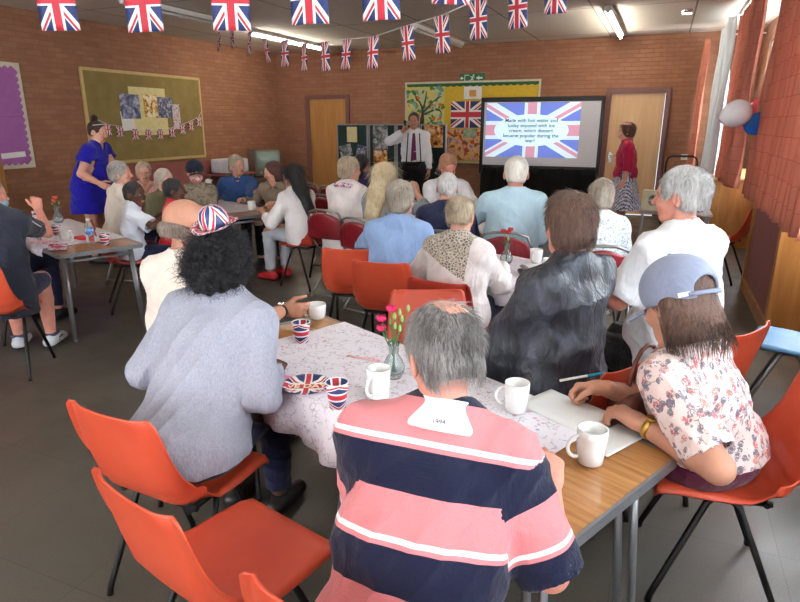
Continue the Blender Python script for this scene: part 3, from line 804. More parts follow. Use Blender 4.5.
# ------------------------------------------------------------------ curtains
n = N('curtain_terracotta'); uv = n.coord('UV'); b = n.n('ShaderNodeTexBrick'); n.l(n.mapping(uv, (1, 1, 1)), b.inputs['Vector']); b.inputs['Scale'].default_value = 1
b.inputs['Brick Width'].default_value = .26; b.inputs['Row Height'].default_value = .15; b.inputs['Mortar Size'].default_value = .004; b.inputs['Mortar Smooth'].default_value = .6
b.inputs['Color1'].default_value = C(196, 122, 102); b.inputs['Color2'].default_value = C(202, 130, 108); b.inputs['Mortar'].default_value = C(176, 100, 82)
n.col(b.outputs[0]); n.rough(.95); n.b.inputs['Specular IOR Level'].default_value = .1; n.bump(n.noise(uv, 260, 2), .2, .003)
tr = n.n('ShaderNodeBsdfTranslucent'); n.l(b.outputs[0], tr.inputs[0]); ms = n.n('ShaderNodeMixShader'); ms.inputs[0].default_value = .18
n.l(n.b.outputs[0], ms.inputs[1]); n.l(tr.outputs[0], ms.inputs[2]); n.l(ms.outputs[0], n.t.nodes['Material Output'].inputs[0]); CURT = n.m
LINING = fabric('curtain_lining', C(214, 220, 224), .05)
def curtain(label, y0, y1, x, ztop, zbot, folds, m=CURT, amp=.05, flare=(0, 0), xt=None, seed=0):
    r = random.Random(seed); ph = [r.random()*6 for _ in range(6)]
    wlen = abs(y1-y0)*2.
    def fn(u, v):
        z = zbot+(ztop-zbot)*v
        k = 1-v; yy0 = y0+flare[0]*k; yy1 = y1+flare[1]*k
        a = amp*(.65+.5*k); p = 2*math.pi*folds*u+.5*math.sin(3*v+ph[0])
        y = yy0+(yy1-yy0)*u+.25*a*math.sin(2*p+ph[1]); xx = x+(xt or 0)*v+a*math.sin(p+ph[2])+.012*math.sin(p*2.3+v*4+ph[3])+.01*math.sin(v*9+u*20)
        return (xx, y, z)
    mb = MB(); nu = folds*14; mb.grid(fn, nu, 26)
    for k in mb.uv: mb.uv[k] = [(q[0]*wlen, q[1]*(ztop-zbot)) for q in mb.uv[k]]
    o = mb.build('curtain', m, solid=.004); return tag(o, label, 'curtain')
curtain('wide terracotta curtain hanging over the nearest sill at the right edge', 4.3, 7.2, .87, 2.95, .93, 14, amp=.055, seed=1, xt=.06)
curtain('narrow gathered terracotta curtain behind the white balloon', 7.6, 9.5, .77, 2.95, .93, 9, amp=.05, flare=(.1, .1), seed=2)
curtain('darker thin terracotta curtain in the far corner beside the pale lining', 11.2, 11.85, .47, 2.9, .86, 4, amp=.04, seed=3)
curtain('pale blue white curtain lining pulled out beside the far corner', 9.4, 10.9, .66, 2.95, .86, 6, m=LINING, amp=.06, flare=(.1, .1), seed=4)
for (a, b, lab, x) in ((4.2, 7.2, 'near white curtain rail above the wide terracotta curtain', .93), (7.7, 11.75, 'far curtain rail above the pale lining near the corner', .72)):
    mb = MB(); mb.box((0, 0, 0), (.03, b-a, .035)); o = empty('curtain_rail', (x, (a+b)/2, 2.985), 0, lab, 'curtain rail')
    mb.build('track', WHITEP, o, bevel=.004)
    for yy in (a+.15, (a+b)/2, b-.15):
        mb = MB(); mb.box(((XR-x)/2, yy-(a+b)/2, 0), (XR-x, .02, .02)); mb.build('bracket', WHITEP, o)
# ------------------------------------------------------------------ ceiling lights
def tube_light(loc, L, lit, label):
    o = empty('fluorescent_light', loc, 0, label, 'ceiling light', 'strip lights on the ceiling')
    mb = MB(); mb.box((0, 0, -.03), (.10, L, .06)); mb.box((0, -L/2+.02, -.06), (.05, .04, .06)); mb.box((0, L/2-.02, -.06), (.05, .04, .06)); mb.build('housing', WHITEP, o, bevel=.008)
    m = (EMIT if lit == 1 else EMIT_FILL) if lit else plain('unlit_tube', C(205, 205, 200), .3)
    mb = MB(); mb.tube([(0, -L/2+.04, -.085), (0, L/2-.04, -.085)], .019, 10); mb.build('tube', m, o)
e = N('lit_tube'); e.col(g(1)); e.b.inputs['Emission Color'].default_value = (1, .93, .80, 1); e.b.inputs['Emission Strength'].default_value = 60; EMIT = e.m
e = N('added_fill_tube'); e.col(g(1)); e.b.inputs['Emission Color'].default_value = (1, .93, .82, 1); e.b.inputs['Emission Strength'].default_value = 16; EMIT_FILL = e.m  # weaker glow for the added, unseen fill tubes
tube_light((-6.3, 9.9, H_C), 2.4, True, 'lit strip light on the ceiling near the left back corner')
tube_light((-6.15, 6.9, H_C), 1.9, False, 'unlit strip light on the ceiling above the olive notice board')
tube_light((-3.7, 10.5, H_C), 2.4, False, 'unlit strip light on the ceiling in front of the exit sign')
tube_light((-.85, 10.2, H_C), 2.6, True, 'lit strip light on the ceiling in front of the pale door')
tube_light((-5.9, 3.9, H_C), 2.4, 2, 'added fill strip light, out of view above the left table')  # invented fixture outside the frame, added to brighten the ceiling
tube_light((-2.9, 4.3, H_C), 2.4, 2, 'added fill strip light, out of view above the middle of the hall')  # another added fixture, unseen, lifting the ceiling over the hall
tube_light((-3.4, .2, H_C), 2.4, 2, 'added fill strip light on the ceiling, unseen behind the viewer')  # added out of view as fill light, no known fixture here
e = N('lit_disc'); e.col(g(1)); e.b.inputs['Emission Color'].default_value = (1, .97, .9, 1); e.b.inputs['Emission Strength'].default_value = 14
o = empty('spot_lamp', (.10, 9.6, H_C), 0, 'small round lit lamp on the ceiling near the curtains', 'ceiling light')
mb = MB(); mb.lathe([(.07, 0), (.075, -.03), (.06, -.05)], n=20); mb.build('lamp_ring', plain('chrome', C(200, 200, 200), .25, 1), o)
mb = MB(); mb.lathe([(.0, -.052), (.058, -.052), (.058, -.045), (0, -.045)], n=20); mb.build('lens', e.m, o)

# ------------------------------------------------------------------ wall boards
CARD = plain('cream_card', C(222, 208, 150), .8); WHT = plain('white_paper', C(228, 226, 222), .8, var=.03)
def photo_mat(name, cols, scale=9, seed=0, rough=.5):
    if name in MC: return MC[name]
    n = N(name); c = n.mapping(n.coord('Object'), (1, 1, 1), (0, 0, 0), (seed*3.7, seed*1.9, seed))
    f = n.noise(c, scale, 3, .6, .6); k = len(cols); n.col(n.ramp(f, [(.34+.32*i/(k-1), q) for i, q in enumerate(cols)])); n.rough(rough)
    MC[name] = n.m; return n.m
PH_BLUE = photo_mat('print_monochrome_blue', [C(50, 55, 90), C(110, 115, 150), C(190, 190, 205)], 10)
PH_BLUE2 = photo_mat('print_crowd_blue', [C(40, 45, 75), C(90, 95, 125), C(200, 195, 205)], 22, 2)
PH_GREY = photo_mat('print_grey', [C(60, 60, 62), C(130, 130, 128), C(205, 203, 198)], 16, 4)
PH_ANIM = photo_mat('print_orange_black', [C(25, 22, 24), C(210, 120, 30), C(230, 170, 70), C(235, 225, 210)], 15, 5)
PH_KIDS = photo_mat('print_children_pictures', [C(60, 90, 60), C(200, 60, 60), C(235, 200, 90), C(230, 150, 170), C(90, 130, 180)], 8, 6)
# olive notice board on the left wall
o = empty('notice_board', (XL, 8.12, 1.72), 0, 'olive notice board with photographs and small bunting on left wall', 'notice board')
n = N('olive_felt'); c_ = n.coord(); n.col(n.ramp(n.noise(c_, 5, 4), [(.3, C(132, 112, 62)), (.7, C(146, 126, 74))])); n.rough(.95); n.bump(n.noise(c_, 300, 2), .2, .003); OLIVE = n.m
mb = MB(); mb.box((.012, 0, 0), (.024, 2.5, 1.36)); mb.build('felt_panel', OLIVE, o)
mb = MB()
for z in (-.69, .69): mb.box((.018, 0, z), (.036, 2.56, .045))
for y in (-1.265, 1.265): mb.box((.018, y, 0), (.036, .045, 1.36))
mb.build('frame', plain('pale_gold_frame', C(196, 168, 110), .4), o, bevel=.004)
def sheet(name, parent, y, z, wy, hz, m, x=.03, ang=0, t=.003):
    mb = MB(); R = Matrix.Rotation(math.radians(ang), 3, 'X'); mb.box((0, 0, 0), (t, wy, hz), R); q = mb.build(name, m, parent); q.location = (x, y, z); return q
sheet('cream_backing_card', o, -.02, .10, .80, .76, CARD, .027)
sheet('photograph', o, -.42, .17, .40, .38, PH_BLUE, .033); sheet('photograph', o, .33, .17, .42, .34, PH_BLUE2, .033); sheet('crest_print', o, .02, .19, .30, .36, photo_mat('print_gold_crest', [C(60, 50, 50), C(230, 170, 50), C(240, 225, 190), C(240, 235, 230)], 14, 7), .036)
sheet('text_sheet', o, -.50, -.05, .26, .30, WHT, .030, 4); sheet('flag_print', o, .60, .02, .18, .42, photo_mat('print_flags', [C(60, 60, 110), C(230, 225, 225), C(190, 60, 70)], 24, 8), .034)
bt = empty('small_bunting', (XL, 8.12, 1.55), 0, 'small flag bunting pinned across the olive notice board', 'bunting')
UJF = uj_mat('flag_print_portrait', rot=True)
def small_flag(parent, p, w_, h_, m, yaw=0, name='flag', curl=.03, vert=False):
    def fn(u, v): x = (u-.5)*w_; return (curl*w_*math.sin(u*3.1), x, -h_*(1-v)+0*x)
    mb = MB(); mb.grid(fn, 8, 8); q = mb.build(name, m, parent, solid=.001); q.location = p; q.rotation_euler = (0, 0, yaw); return q
pts = []
for (y, z) in ((7.18, 1.62), (7.41, 1.585), (7.72, 1.54), (8.0, 1.53), (8.27, 1.53), (8.56, 1.555), (8.82, 1.61), (9.05, 1.67), (9.27, 1.74)):
    pts.append((.05, y-8.12, z-1.55)); small_flag(bt, (.05, y-8.12, z-1.55), .13, .17, UJF)
mb = MB(); mb.tube([(.045, -1.15, .15)]+pts+[(.045, 1.24, .28)], .004, 5); mb.build('string', WHT, bt)
# purple board
o = empty('purple_board', (XL+.004, 5.05, 1.72), 0, 'purple display board with a scalloped white border on left wall', 'notice board')
PURP = plain('purple_paper', C(160, 96, 158), .9, var=.07)
mb = MB(); mb.box((.01, 0, 0), (.02, 1.70, 1.36)); mb.build('backing', plain('board_border', C(206, 196, 176), .8), o, bevel=.003)
mb = MB(); pp = []; W2, H2, r_ = .77, .60, .035
def edge(a, b, nn, out):
    for i in range(nn):
        for k in range(6):
            t = (i+k/6)/nn; s_ = math.sin(math.pi*k/6)*r_
            pp.append((.024, a[0]+(b[0]-a[0])*t+out[0]*s_, a[1]+(b[1]-a[1])*t+out[1]*s_))
edge((-W2, -H2), (W2, -H2), 18, (0, -1)); edge((W2, -H2), (W2, H2), 14, (1, 0)); edge((W2, H2), (-W2, H2), 18, (0, 1)); edge((-W2, H2), (-W2, -H2), 14, (-1, 0))
mb.poly(pp); mb.build('purple_sheet', PURP, o, solid=.004)
sheet('caption_strip', o, .55, -.50, .34, .07, WHT, .03, 3)
mb = MB(); mb.tube([(.028, -.77, -.02), (.028, .77, 0)], .003, 4); mb.build('paper_seam', plain('purple_seam', C(128, 72, 128), .9), o)
# pink dado panel under the olive board
mb = MB(); mb.box((XL+.02, 8.5, .70), (.04, 2.3, .5)); tag(mb.build('wall_panel', plain('rose_panel', C(150, 84, 80), .8)), 'low rose pink panel on the left wall below the olive board', 'panel')

# yellow display board on the back wall
o = empty('display_board', (-3.585, YB, 1.64), 0, 'yellow display board with paper tree and flag on the back wall', 'notice board')
YEL = plain('yellow_paper', C(214, 178, 52), .85, var=.06)
def ysheet(name, x, z, wx, hz, m, y=-.03, ang=0, t=.003, par=None):
    mb = MB(); R = Matrix.Rotation(math.radians(ang), 3, 'Y'); mb.box((0, 0, 0), (wx, t, hz), R)
    mb.uv = {3: [(0, 0), (0, 1), (1, 1), (1, 0)], 2: [(0, 0), (1, 0), (1, 1), (0, 1)]}
    q = mb.build(name, m, par if par is not None else o); q.location = (x, y, z); return q
ysheet('yellow_backing', 0, 0, 2.66, 1.52, YEL, -.012, t=.02)
mb = MB()
for z in (-.765, .765): mb.box((0, -.018, z), (2.74, .036, .035))
for x in (-1.35, 1.35): mb.box((x, -.018, 0), (.035, .036, 1.53))
mb.build('frame', plain('cream_frame', C(205, 200, 175), .5), o)
mb = MB(); pp = [(-1.33, -.026, .745)]
for i in range(121): pp.append((-1.33+2.66*i/120, -.026, .70-.022*abs(math.sin(i*math.pi/6))))
pp.append((1.33, -.026, .745)); mb.poly(pp); mb.build('green_border', plain('green_paper', C(38, 96, 58), .85), o, solid=.002)
ysheet('tree_backing', -.92, .30, .80, .78, photo_mat('pale_leaf_paper', [C(200, 200, 130), C(226, 200, 90), C(180, 205, 150)], 5, 9), -.026)
mb = MB(); r = random.Random(3); TB = []
mb.tube([(-1.0, -.04, -.09), (-.98, -.045, .10), (-.96, -.045, .25)], [.05, .04, .03], 6)
for (x, z, x2, z2) in ((-.96, .2, -.70, .45), (-.96, .22, -1.15, .5), (-.97, .15, -.62, .25), (-.97, .25, -.9, .6), (-.72, .42, -.58, .50), (-1.1, .43, -1.22, .62), (-.7, .26, -.56, .16)):
    mb.tube([(x, -.045, z), ((x+x2)/2+.02, -.05, (z+z2)/2+.03), (x2, -.045, z2)], [.024, .017, .008], 5)
mb.build('paper_tree', plain('tree_brown', C(66, 58, 50), .9), o)
for kind, colr in (('green', C(70, 130, 66)), ('blue', C(110, 160, 160)), ('orange', C(220, 110, 40)), ('pale', C(206, 206, 150))):
    mb = MB(); mb.smooth = False
    for i in range(34 if kind != 'orange' else 9):
        x = -.92+r.uniform(-.39, .39); z = .32+r.uniform(-.36, .38); a = r.uniform(0, 6.28); L_ = r.uniform(.06, .12) if kind != 'orange' else .10; w2 = L_*.32; y = -.052-r.random()*.01
        mb.poly([(x+L_/2*math.cos(t)*math.cos(a)-w2*math.sin(t)*math.sin(a), y, z+L_/2*math.cos(t)*math.sin(a)+w2*math.sin(t)*math.cos(a)) for t in [k*math.pi/4 for k in range(8)]])
    q = mb.build('paper_leaves', plain('leaf_'+kind, colr, .85), o, solid=.002); q['kind'] = 'stuff'
ysheet('union_flag', -.04, .155, .68, .50, uj_mat('flag_print_landscape'), -.03)
ysheet('crest_poster', .06, .56, .36, .23, WHT, -.035); ysheet('crest_emblem', .06, .55, .14, .12, plain('gold_print', C(206, 150, 70), .6), -.039)
ysheet('children_collage', .35, -.42, 1.9, .60, PH_KIDS, -.03); ysheet('photo_sheet', .02, -.20, .26, .18, photo_mat('print_pale_green', [C(120, 150, 120), C(190, 200, 170)], 14, 3), -.035)
# exit sign
o = empty('exit_sign', (-3.55, YB-.02, 2.47), 0, 'green emergency exit sign above the yellow display board', 'sign')
mb = MB(); mb.box((0, 0, 0), (.50, .03, .17)); mb.build('sign_panel', plain('exit_green', C(28, 110, 72), .4), o, bevel=.004)
SW = plain('sign_white', C(225, 232, 222), .5, var=.02)
mb = MB(); y = -.018
mb.lathe([(.0, 0), (.016, 0), (.016, .003), (0, .003)], n=12)
mb.v = [(vx+.03, y-.003+vz, vy+.052) for vx, vy, vz in mb.v]
for a_, b_, r_ in (((.02, .03), (.0, -.012), .011), ((.018, .026), (.052, .012), .007), ((.018, .028), (-.02, .018), .007), ((-.02, .018), (-.035, .036), .006), ((.0, -.01), (.028, -.028), .009), ((.028, -.028), (.022, -.06), .008), ((.0, -.01), (-.02, -.04), .009), ((-.02, -.04), (-.052, -.04), .007)):
    mb.tube([(a_[0], y, a_[1]), (b_[0], y, b_[1])], r_, 6)
mb.build('running_figure', SW, o)
mb = MB(); mb.box((.15, y, 0), (.12, .003, .03)); mb.poly([(.10, y, 0), (.145, y, .045), (.145, y, -.045)]); mb.build('arrow', SW, o)
mb = MB()
for x, z, wx, hz in ((-.10, .055, .09, .012), (-.10, -.055, .09, .012), (-.145, 0, .012, .12), (-.20, 0, .05, .03)): mb.box((x, y, z), (wx, .003, hz))
mb.poly([(-.24, y, 0), (-.205, y, .035), (-.205, y, -.035)]); mb.build('doorway_symbol', SW, o)
# wall socket
o = empty('wall_socket', (.40, YB-.01, 1.06), 0, 'white double wall socket on brick beside the trolley handle', 'socket')
mb = MB(); mb.box((0, 0, 0), (.17, .02, .10)); mb.build('face_plate', WHITEP, o, bevel=.004)
mb = MB()
for sx in (-.04, .04):
    for dx, dz in ((0, .018), (-.012, -.012), (.012, -.012)): mb.box((sx+dx, -.011, dz), (.008, .003, .010))
mb.build('socket_holes', plain('black_plastic', C(20, 20, 20), .5), o)

# ------------------------------------------------------------------ projection screen
BLK = plain('black_plastic', C(20, 20, 20), .5); BLKF = fabric('black_skirt_fabric', C(16, 15, 16), .2)
SX, SY = -2.02, 11.0
o = empty('projection_screen', (SX, SY, 0), 0, 'projection screen showing a union flag quiz slide, black skirt below', 'screen')
mb = MB()
mb.box((0, 0, 2.03), (2.12, .04, .08)); mb.box((-1.03, 0, 1.4), (.06, .04, 1.3)); mb.box((1.03, 0, 1.4), (.06, .04, 1.3)); mb.box((0, .0, .88), (2.12, .04, .05)); mb.build('screen_frame', BLK, o, bevel=.005)
n = N('screen_grey'); n.col(C(176, 172, 172)); n.rough(.8); n.b.inputs['Emission Color'].default_value = C(150, 146, 150); n.b.inputs['Emission Strength'].default_value = .25
mb = MB(); mb.box((0, -.005, 1.445), (2.0, .012, 1.10)); mb.build('screen_cloth', n.m, o)
sl = MB(); x0, x1, z0, z1 = -.96, .68, 1.05, 1.975
sl.poly([(x0, -.0125, z0), (x1, -.0125, z0), (x1, -.0125, z1), (x0, -.0125, z1)], [(0, 0), (1, 0), (1, 1), (0, 1)])
sl.build('slide', uj_mat('slide_flag', emit=.62, red=C(196, 140, 160), white=C(200, 222, 238), blue=C(104, 122, 200), rough=.8), o, solid=.001)
n = N('slide_oval'); n.col(C(205, 230, 240)); n.b.inputs['Emission Color'].default_value = C(200, 230, 240); n.b.inputs['Emission Strength'].default_value = .62
mb = MB(); mb.poly([(-.15+.65*math.cos(t), -.0155, 1.51+.27*math.sin(t)) for t in [k*2*math.pi/48 for k in range(48)]]); ov = mb.build('slide_oval', n.m, o, solid=.001)
text_mesh('slide_text', 'Made with hot water and\ntoday enjoyed with ice\ncream, which dessert\nbecame popular during the\nwar?', .090, plain('slide_ink', C(60, 70, 90), .8), o, (-.15, -.0175, 1.505), (math.pi/2, 0, 0), .0004, bold=.0012)
mb = MB()
def fn(u, v): return (-1.03+2.06*u, -.01+.012*math.sin(u*60)+.008*math.sin(u*23+1), .06+.81*v)
mb.grid(fn, 80, 6); mb.build('black_skirt', BLKF, o, solid=.004)
mb = MB()
for sx in (-.95, .95): mb.tube([(sx, .03, .9), (sx, .03, .03)], .014); mb.tube([(sx, -.25, .012), (sx, .3, .012)], .013)
mb.build('stand_legs', BLK, o)
# tall display panels behind the speaker
FELT = plain('dark_green_felt', C(28, 50, 44), .95); ALU = plain('aluminium', C(150, 152, 155), .35, .7)
dp = empty('display_stand', (-4.35, 9.8, 0), 0, 'row of four green felt display panels with prints behind the speaker', 'display stand')
def panel(x0, x1, items, ztop=1.62, zb=.55):
    wd = x1-x0; cx = (x0+x1)/2+4.35
    mb = MB(); mb.box((0, 0, (ztop+zb)/2), (wd-.02, .02, ztop-zb-.02)); p = mb.build('felt_panel', FELT, dp); p.location = (cx, 0, 0)
    mb = MB()
    for sx in (-1, 1): mb.box((sx*(wd/2-.012), 0, ztop/2), (.024, .03, ztop)); mb.box((sx*(wd/2-.012), 0, .012), (.03, .4, .024))
    for z in (ztop-.012, zb+.012): mb.box((0, 0, z), (wd-.04, .03, .024))
    mb.build('frame', ALU, p, bevel=.003)
    for (nm, x, z, w_, h_, m, a_) in items: ysheet(nm, x, z, w_, h_, m, -.014, a_, par=p)
panel(-5.38, -4.77, [('text_sheet', 0, 1.44, .20, .26, CARD, 0), ('photograph', -.13, 1.16, .24, .20, PH_GREY, -14), ('photograph', .17, 1.14, .18, .24, PH_BLUE2, 12)])
panel(-4.75, -4.24, [('photograph', -.03, 1.40, .28, .42, PH_GREY, 0), ('photograph', -.03, 1.05, .26, .26, PH_ANIM, 0), ('photograph', -.03, .80, .24, .18, PH_BLUE2, 0)])
panel(-4.22, -3.80, [])
panel(-3.78, -3.32, [('photograph', .0, 1.42, .34, .36, PH_ANIM, 0), ('photograph', -.10, 1.05, .20, .20, photo_mat('print_sepia', [C(90, 84, 70), C(150, 140, 120)], 12, 2), -20), ('photograph', .15, .86, .18, .18, PH_GREY, 25)])
# trolley, small table with bottle and clock box
o = empty('equipment_trolley', (.30, 10.95, 0), 0, 'black tubular trolley frame standing by the far corner', 'trolley')
mb = MB(); mb.tube([(-.22, 0, .1), (-.22, 0, 1.02), (-.20, 0, 1.09), (-.14, 0, 1.12), (.16, 0, 1.12), (.22, 0, 1.09), (.24, 0, 1.02), (.24, 0, .1)], .016); mb.tube([(-.22, .35, .1), (-.22, .35, .7), (.24, .35, .7), (.24, .35, .1)], .014); mb.build('frame', BLK, o)
mb = MB(); mb.box((0, .17, .3), (.46, .38, .02)); mb.box((0, .17, .7), (.46, .38, .02)); mb.build('shelf', BLK, o)
for sx in (-.2, .22):
    for sy in (.02, .34): mb = MB(); mb.tube([(sx-.012, sy, .035), (sx+.012, sy, .035)], .034, 14); mb.build('castor', BLK, o)
o = empty('side_table', (.22, 8.0, 0), 0, 'small pale side table behind the man in the white shirt', 'table')
mb = MB(); mb.box((0, 0, .60), (.80, .42, .03)); mb.build('tabletop', plain('grey_laminate', C(170, 160, 150), .4), o, bevel=.005)
for sx in (-.36, .36):
    for sy in (-.17, .17): mb = MB(); mb.tube([(sx, sy, .585), (sx, sy, 0)], .014); mb.build('leg', ALU, o)
def bottle(x, y, z, label):
    o = empty('bottle', (x, y, z), 0, label, 'bottle')
    mb = MB(); mb.lathe([(0, 0), (.037, 0), (.038, .02), (.038, .17), (.03, .20), (.014, .235), (.014, .29), (0, .29)], n=16); mb.build('glass_body', plain('dark_bottle_glass', C(14, 18, 22), .12), o)
    mb = MB(); mb.lathe([(.0392, .06), (.0392, .14)], n=16); mb.build('paper_label', WHT, o, solid=.0006)
    mb = MB(); mb.lathe([(0, .29), (.016, .29), (.016, .255), (.0145, .25)], n=12); mb.build('cap', BLK, o)
bottle(.50, 7.95, .615, 'dark bottle with a white label on the small side table')
o = empty('framed_picture', (-.06, 7.95, .615), 8, 'small cream box with an oval picture on side table', 'picture')
mb = MB(); mb.box((0, 0, .12), (.20, .08, .24)); mb.build('box', plain('cream_box', C(206, 196, 160), .6), o, bevel=.006)
mb = MB(); mb.poly([(.03+.055*math.cos(t), -.042, .12+.07*math.sin(t)) for t in [k*math.pi/12 for k in range(24)]]); mb.build('oval_picture', PH_GREY, o, solid=.002)
# television on a cabinet, printer on a shelf, easel picture
TVX, TVY = -7.62, 10.75
o = empty('television_cabinet', (TVX, TVY, 0), -30, 'low brown cabinet under the old television in the left corner', 'cabinet')
mb = MB(); mb.box((0, 0, .29), (.75, .6, .50)); mb.build('body', wood('tv_wood', C(70, 38, 22), C(96, 56, 34)), o, bevel=.01)
for sx in (-.32, .32):
    for sy in (-.25, .25): mb = MB(); mb.tube([(sx, sy, .06), (sx*1.05, sy*1.05, 0)], .02); mb.build('leg', BLK, o)
o = empty('television', (TVX, TVY, .54), -30, 'old wooden television set with grey green screen, left back corner', 'television')
mb = MB(); mb.box((0, .04, .29), (.66, .42, .56)); mb.build('case', wood('tv_wood', C(70, 38, 22), C(96, 56, 34)), o, bevel=.02)
mb = MB(); mb.box((.06, -.18, .30), (.52, .02, .52)); mb.build('front_bezel', plain('bezel_grey_green', C(104, 104, 88), .5), o, bevel=.01)
mb = MB(); mb.grid(lambda u, v: (.06+.21*(2*u-1)*(1-.08*(2*v-1)**4), -.195-.03*(1-(2*u-1)**2)*(1-(2*v-1)**2), .355+.165*(2*v-1)*(1-.08*(2*u-1)**4)), 12, 12); mb.build('screen', plain('crt_glass', C(116, 134, 122), .12), o)
mb = MB()
for x in (-.08, 0.0, .08, .2): mb.tube([(x, -.19, .11), (x, -.215, .11)], .022, 12)
mb.build('knobs', plain('knob_metal', C(160, 160, 150), .4, .6), o)
o = empty('printer', (-7.75, 9.75, .70), 90, 'white printer on a low stand below the olive board', 'printer')
mb = MB(); mb.box((0, 0, .14), (.66, .40, .26)); mb.build('body', plain('printer_white', C(214, 216, 220), .4), o, bevel=.03)
mb = MB(); mb.box((0, -.21, .16), (.5, .02, .05)); mb.build('paper_slot', plain('printer_dark', C(70, 74, 82), .4), o); mb = MB(); mb.box((0, -.26, .05), (.45, .14, .012)); mb.build('paper_tray', WHITEP, o)
o = empty('printer_stand', (-7.72, 9.75, 0), 90, 'pink topped stand carrying the white printer', 'stand')
mb = MB(); mb.box((0, 0, .68), (.9, .5, .035)); mb.build('top', PINK, o, bevel=.005)
for sx in (-.4, .4):
    for sy in (-.2, .2): mb = MB(); mb.tube([(sx, sy, .66), (sx, sy, 0)], .016); mb.build('leg', ALU, o)
o = empty('picture_easel', (-7.72, 4.86, 0), 90, 'wooden framed stand with a dark picture at the left edge', 'easel')
mb = MB()
for sx in (-.32, .32): mb.box((sx, 0, .58), (.07, .05, 1.16))
for z in (1.13, .55): mb.box((0, 0, z), (.62, .05, .07))
mb.build('frame', PINE, o, bevel=.006); mb = MB(); mb.box((0, .0, .84), (.58, .02, .52)); mb.build('picture', PH_GREY, o)

# ------------------------------------------------------------------ bunting
def bunting(label, pts, fw_, fh_, seed):
    r = random.Random(seed); c = Vector(pts[len(pts)//2]); o = empty('flag_bunting', c, 0, label, 'bunting', 'strings of flag bunting across the hall')
    P = [Vector(p)-c for p in pts]; mb = MB(); mb.tube([tuple(p) for p in P], .0035, 5); mb.build('string', WHT, o)
    for i, p in enumerate(P):
        if i in (0, len(P)-1) and False: continue
        d = P[min(i+1, len(P)-1)]-P[max(i-1, 0)]; yaw = math.atan2(d.y, d.x)-math.pi/2+r.uniform(-.12, .12)
        q = small_flag(o, tuple(p), fw_, fh_, UJF, yaw, curl=r.uniform(.02, .12)); q.rotation_euler[0] = r.uniform(-.05, .05)
        q.rotation_euler[1] = r.uniform(-.12, .12)
bunting('near string of union flags running across the top of the view',
        [(-3.63, 2.26, 2.55), (-3.13, 2.57, 2.42), (-2.69, 2.75, 2.41), (-2.25, 2.94, 2.42), (-1.86, 3.11, 2.44), (-1.51, 3.27, 2.47), (-1.15, 3.45, 2.55), (-.80, 3.62, 2.66)], .205, .30, 1)
bunting('farther string of union flags running from left wall to the near right ceiling',
        [(-7.0, 8.8, 3.08), (-6.15, 8.03, 3.0), (-5.31, 7.3, 2.80), (-4.73, 6.81, 2.65), (-4.25, 6.53, 2.57), (-3.81, 6.24, 2.48), (-3.44, 6.05, 2.46), (-3.08, 5.87, 2.45), (-2.69, 5.68, 2.43), (-2.24, 5.43, 2.47), (-1.82, 5.17, 2.49), (-1.46, 5.0, 2.56), (-1.11, 4.82, 2.60), (-.82, 4.74, 2.67)], .17, .29, 2)
# balloons
def balloon(loc, r_, col, label, tilt):
    o = empty('balloon', loc, 0, label, 'balloon', 'balloons tied beside the window'); o.rotation_euler = tilt
    prof = [(0, r_)]+[(r_*math.sin(t)*1.0, r_*math.cos(t) if t < 1.6 else r_*math.cos(t)*1.28) for t in [k*math.pi/16 for k in range(1, 16)]]+[(.012, -1.30*r_)]
    mb = MB(); mb.lathe(prof[::-1], n=24); m = plain('balloon_'+label.split()[0], col, .25, coat=.3, var=.02); m.node_tree.nodes['Principled BSDF'].inputs['Subsurface Weight'].default_value = 1.; m.node_tree.nodes['Principled BSDF'].inputs['Subsurface Radius'].default_value = (.3, .3, .3); mb.build('skin', m, o)
    mb = MB(); mb.lathe([(.006, -1.30*r_), (.016, -1.30*r_-.02)], n=10); mb.build('knot', m, o, solid=.002)
balloon((.60, 6.55, 1.72), .122, C(244, 246, 250), 'white balloon floating in front of the narrow terracotta curtain', (0, 1.2, .2))
balloon((.89, 7.33, 1.76), .13, C(225, 70, 90), 'red balloon half hidden behind the wide near curtain', (.3, -.8, 0))
balloon((.82, 7.10, 1.62), .105, C(30, 120, 210), 'blue balloon just under the red balloon', (0, -2.2, .3))

# ------------------------------------------------------------------ tables
LAM = N('table_laminate'); cc = LAM.mapping(LAM.coord(), (2.2, 34, 10)); f_ = LAM.noise(cc, 1.4, 5, .6, .8)
LAM.col(LAM.ramp(f_, [(.30, C(142, 92, 52)), (.5, C(172, 120, 70)), (.72, C(190, 140, 86))])); LAM.rough(.28); LAM.b.inputs['Coat Weight'].default_value = .25; LAM = LAM.m
n = N('tablecloth_paper'); uv = n.coord('UV')
base = n.mix(n.noise(uv, 3, 3), C(232, 226, 230), C(222, 214, 222))
wob = n.n('ShaderNodeVectorMath', operation='ADD'); nn_ = n.n('ShaderNodeTexNoise'); nn_.inputs['Scale'].default_value = 9; n.l(uv, nn_.inputs['Vector'])
vm = n.n('ShaderNodeVectorMath', operation='SCALE'); n.l(nn_.outputs[1], vm.inputs[0]); vm.inputs['Scale'].default_value = .12; n.l(uv, wob.inputs[0]); n.l(vm.outputs[0], wob.inputs[1])
lines = n.vor(wob.outputs[0], 38, 'DISTANCE_TO_EDGE'); mask = n.noise(uv, 21, 2, .5)
sprig = n.math('MULTIPLY', n.math('LESS_THAN', lines, .05), n.math('GREATER_THAN', mask, .50))
col_ = n.mix(n.math('MULTIPLY', sprig, .48), base, C(122, 110, 112))
blos = n.math('MULTIPLY', n.math('LESS_THAN', n.vor(uv, 26), .20), n.math('GREATER_THAN', n.noise(uv, 7, 1), .52))
col_ = n.mix(n.math('MULTIPLY', blos, .7), col_, C(206, 140, 152))
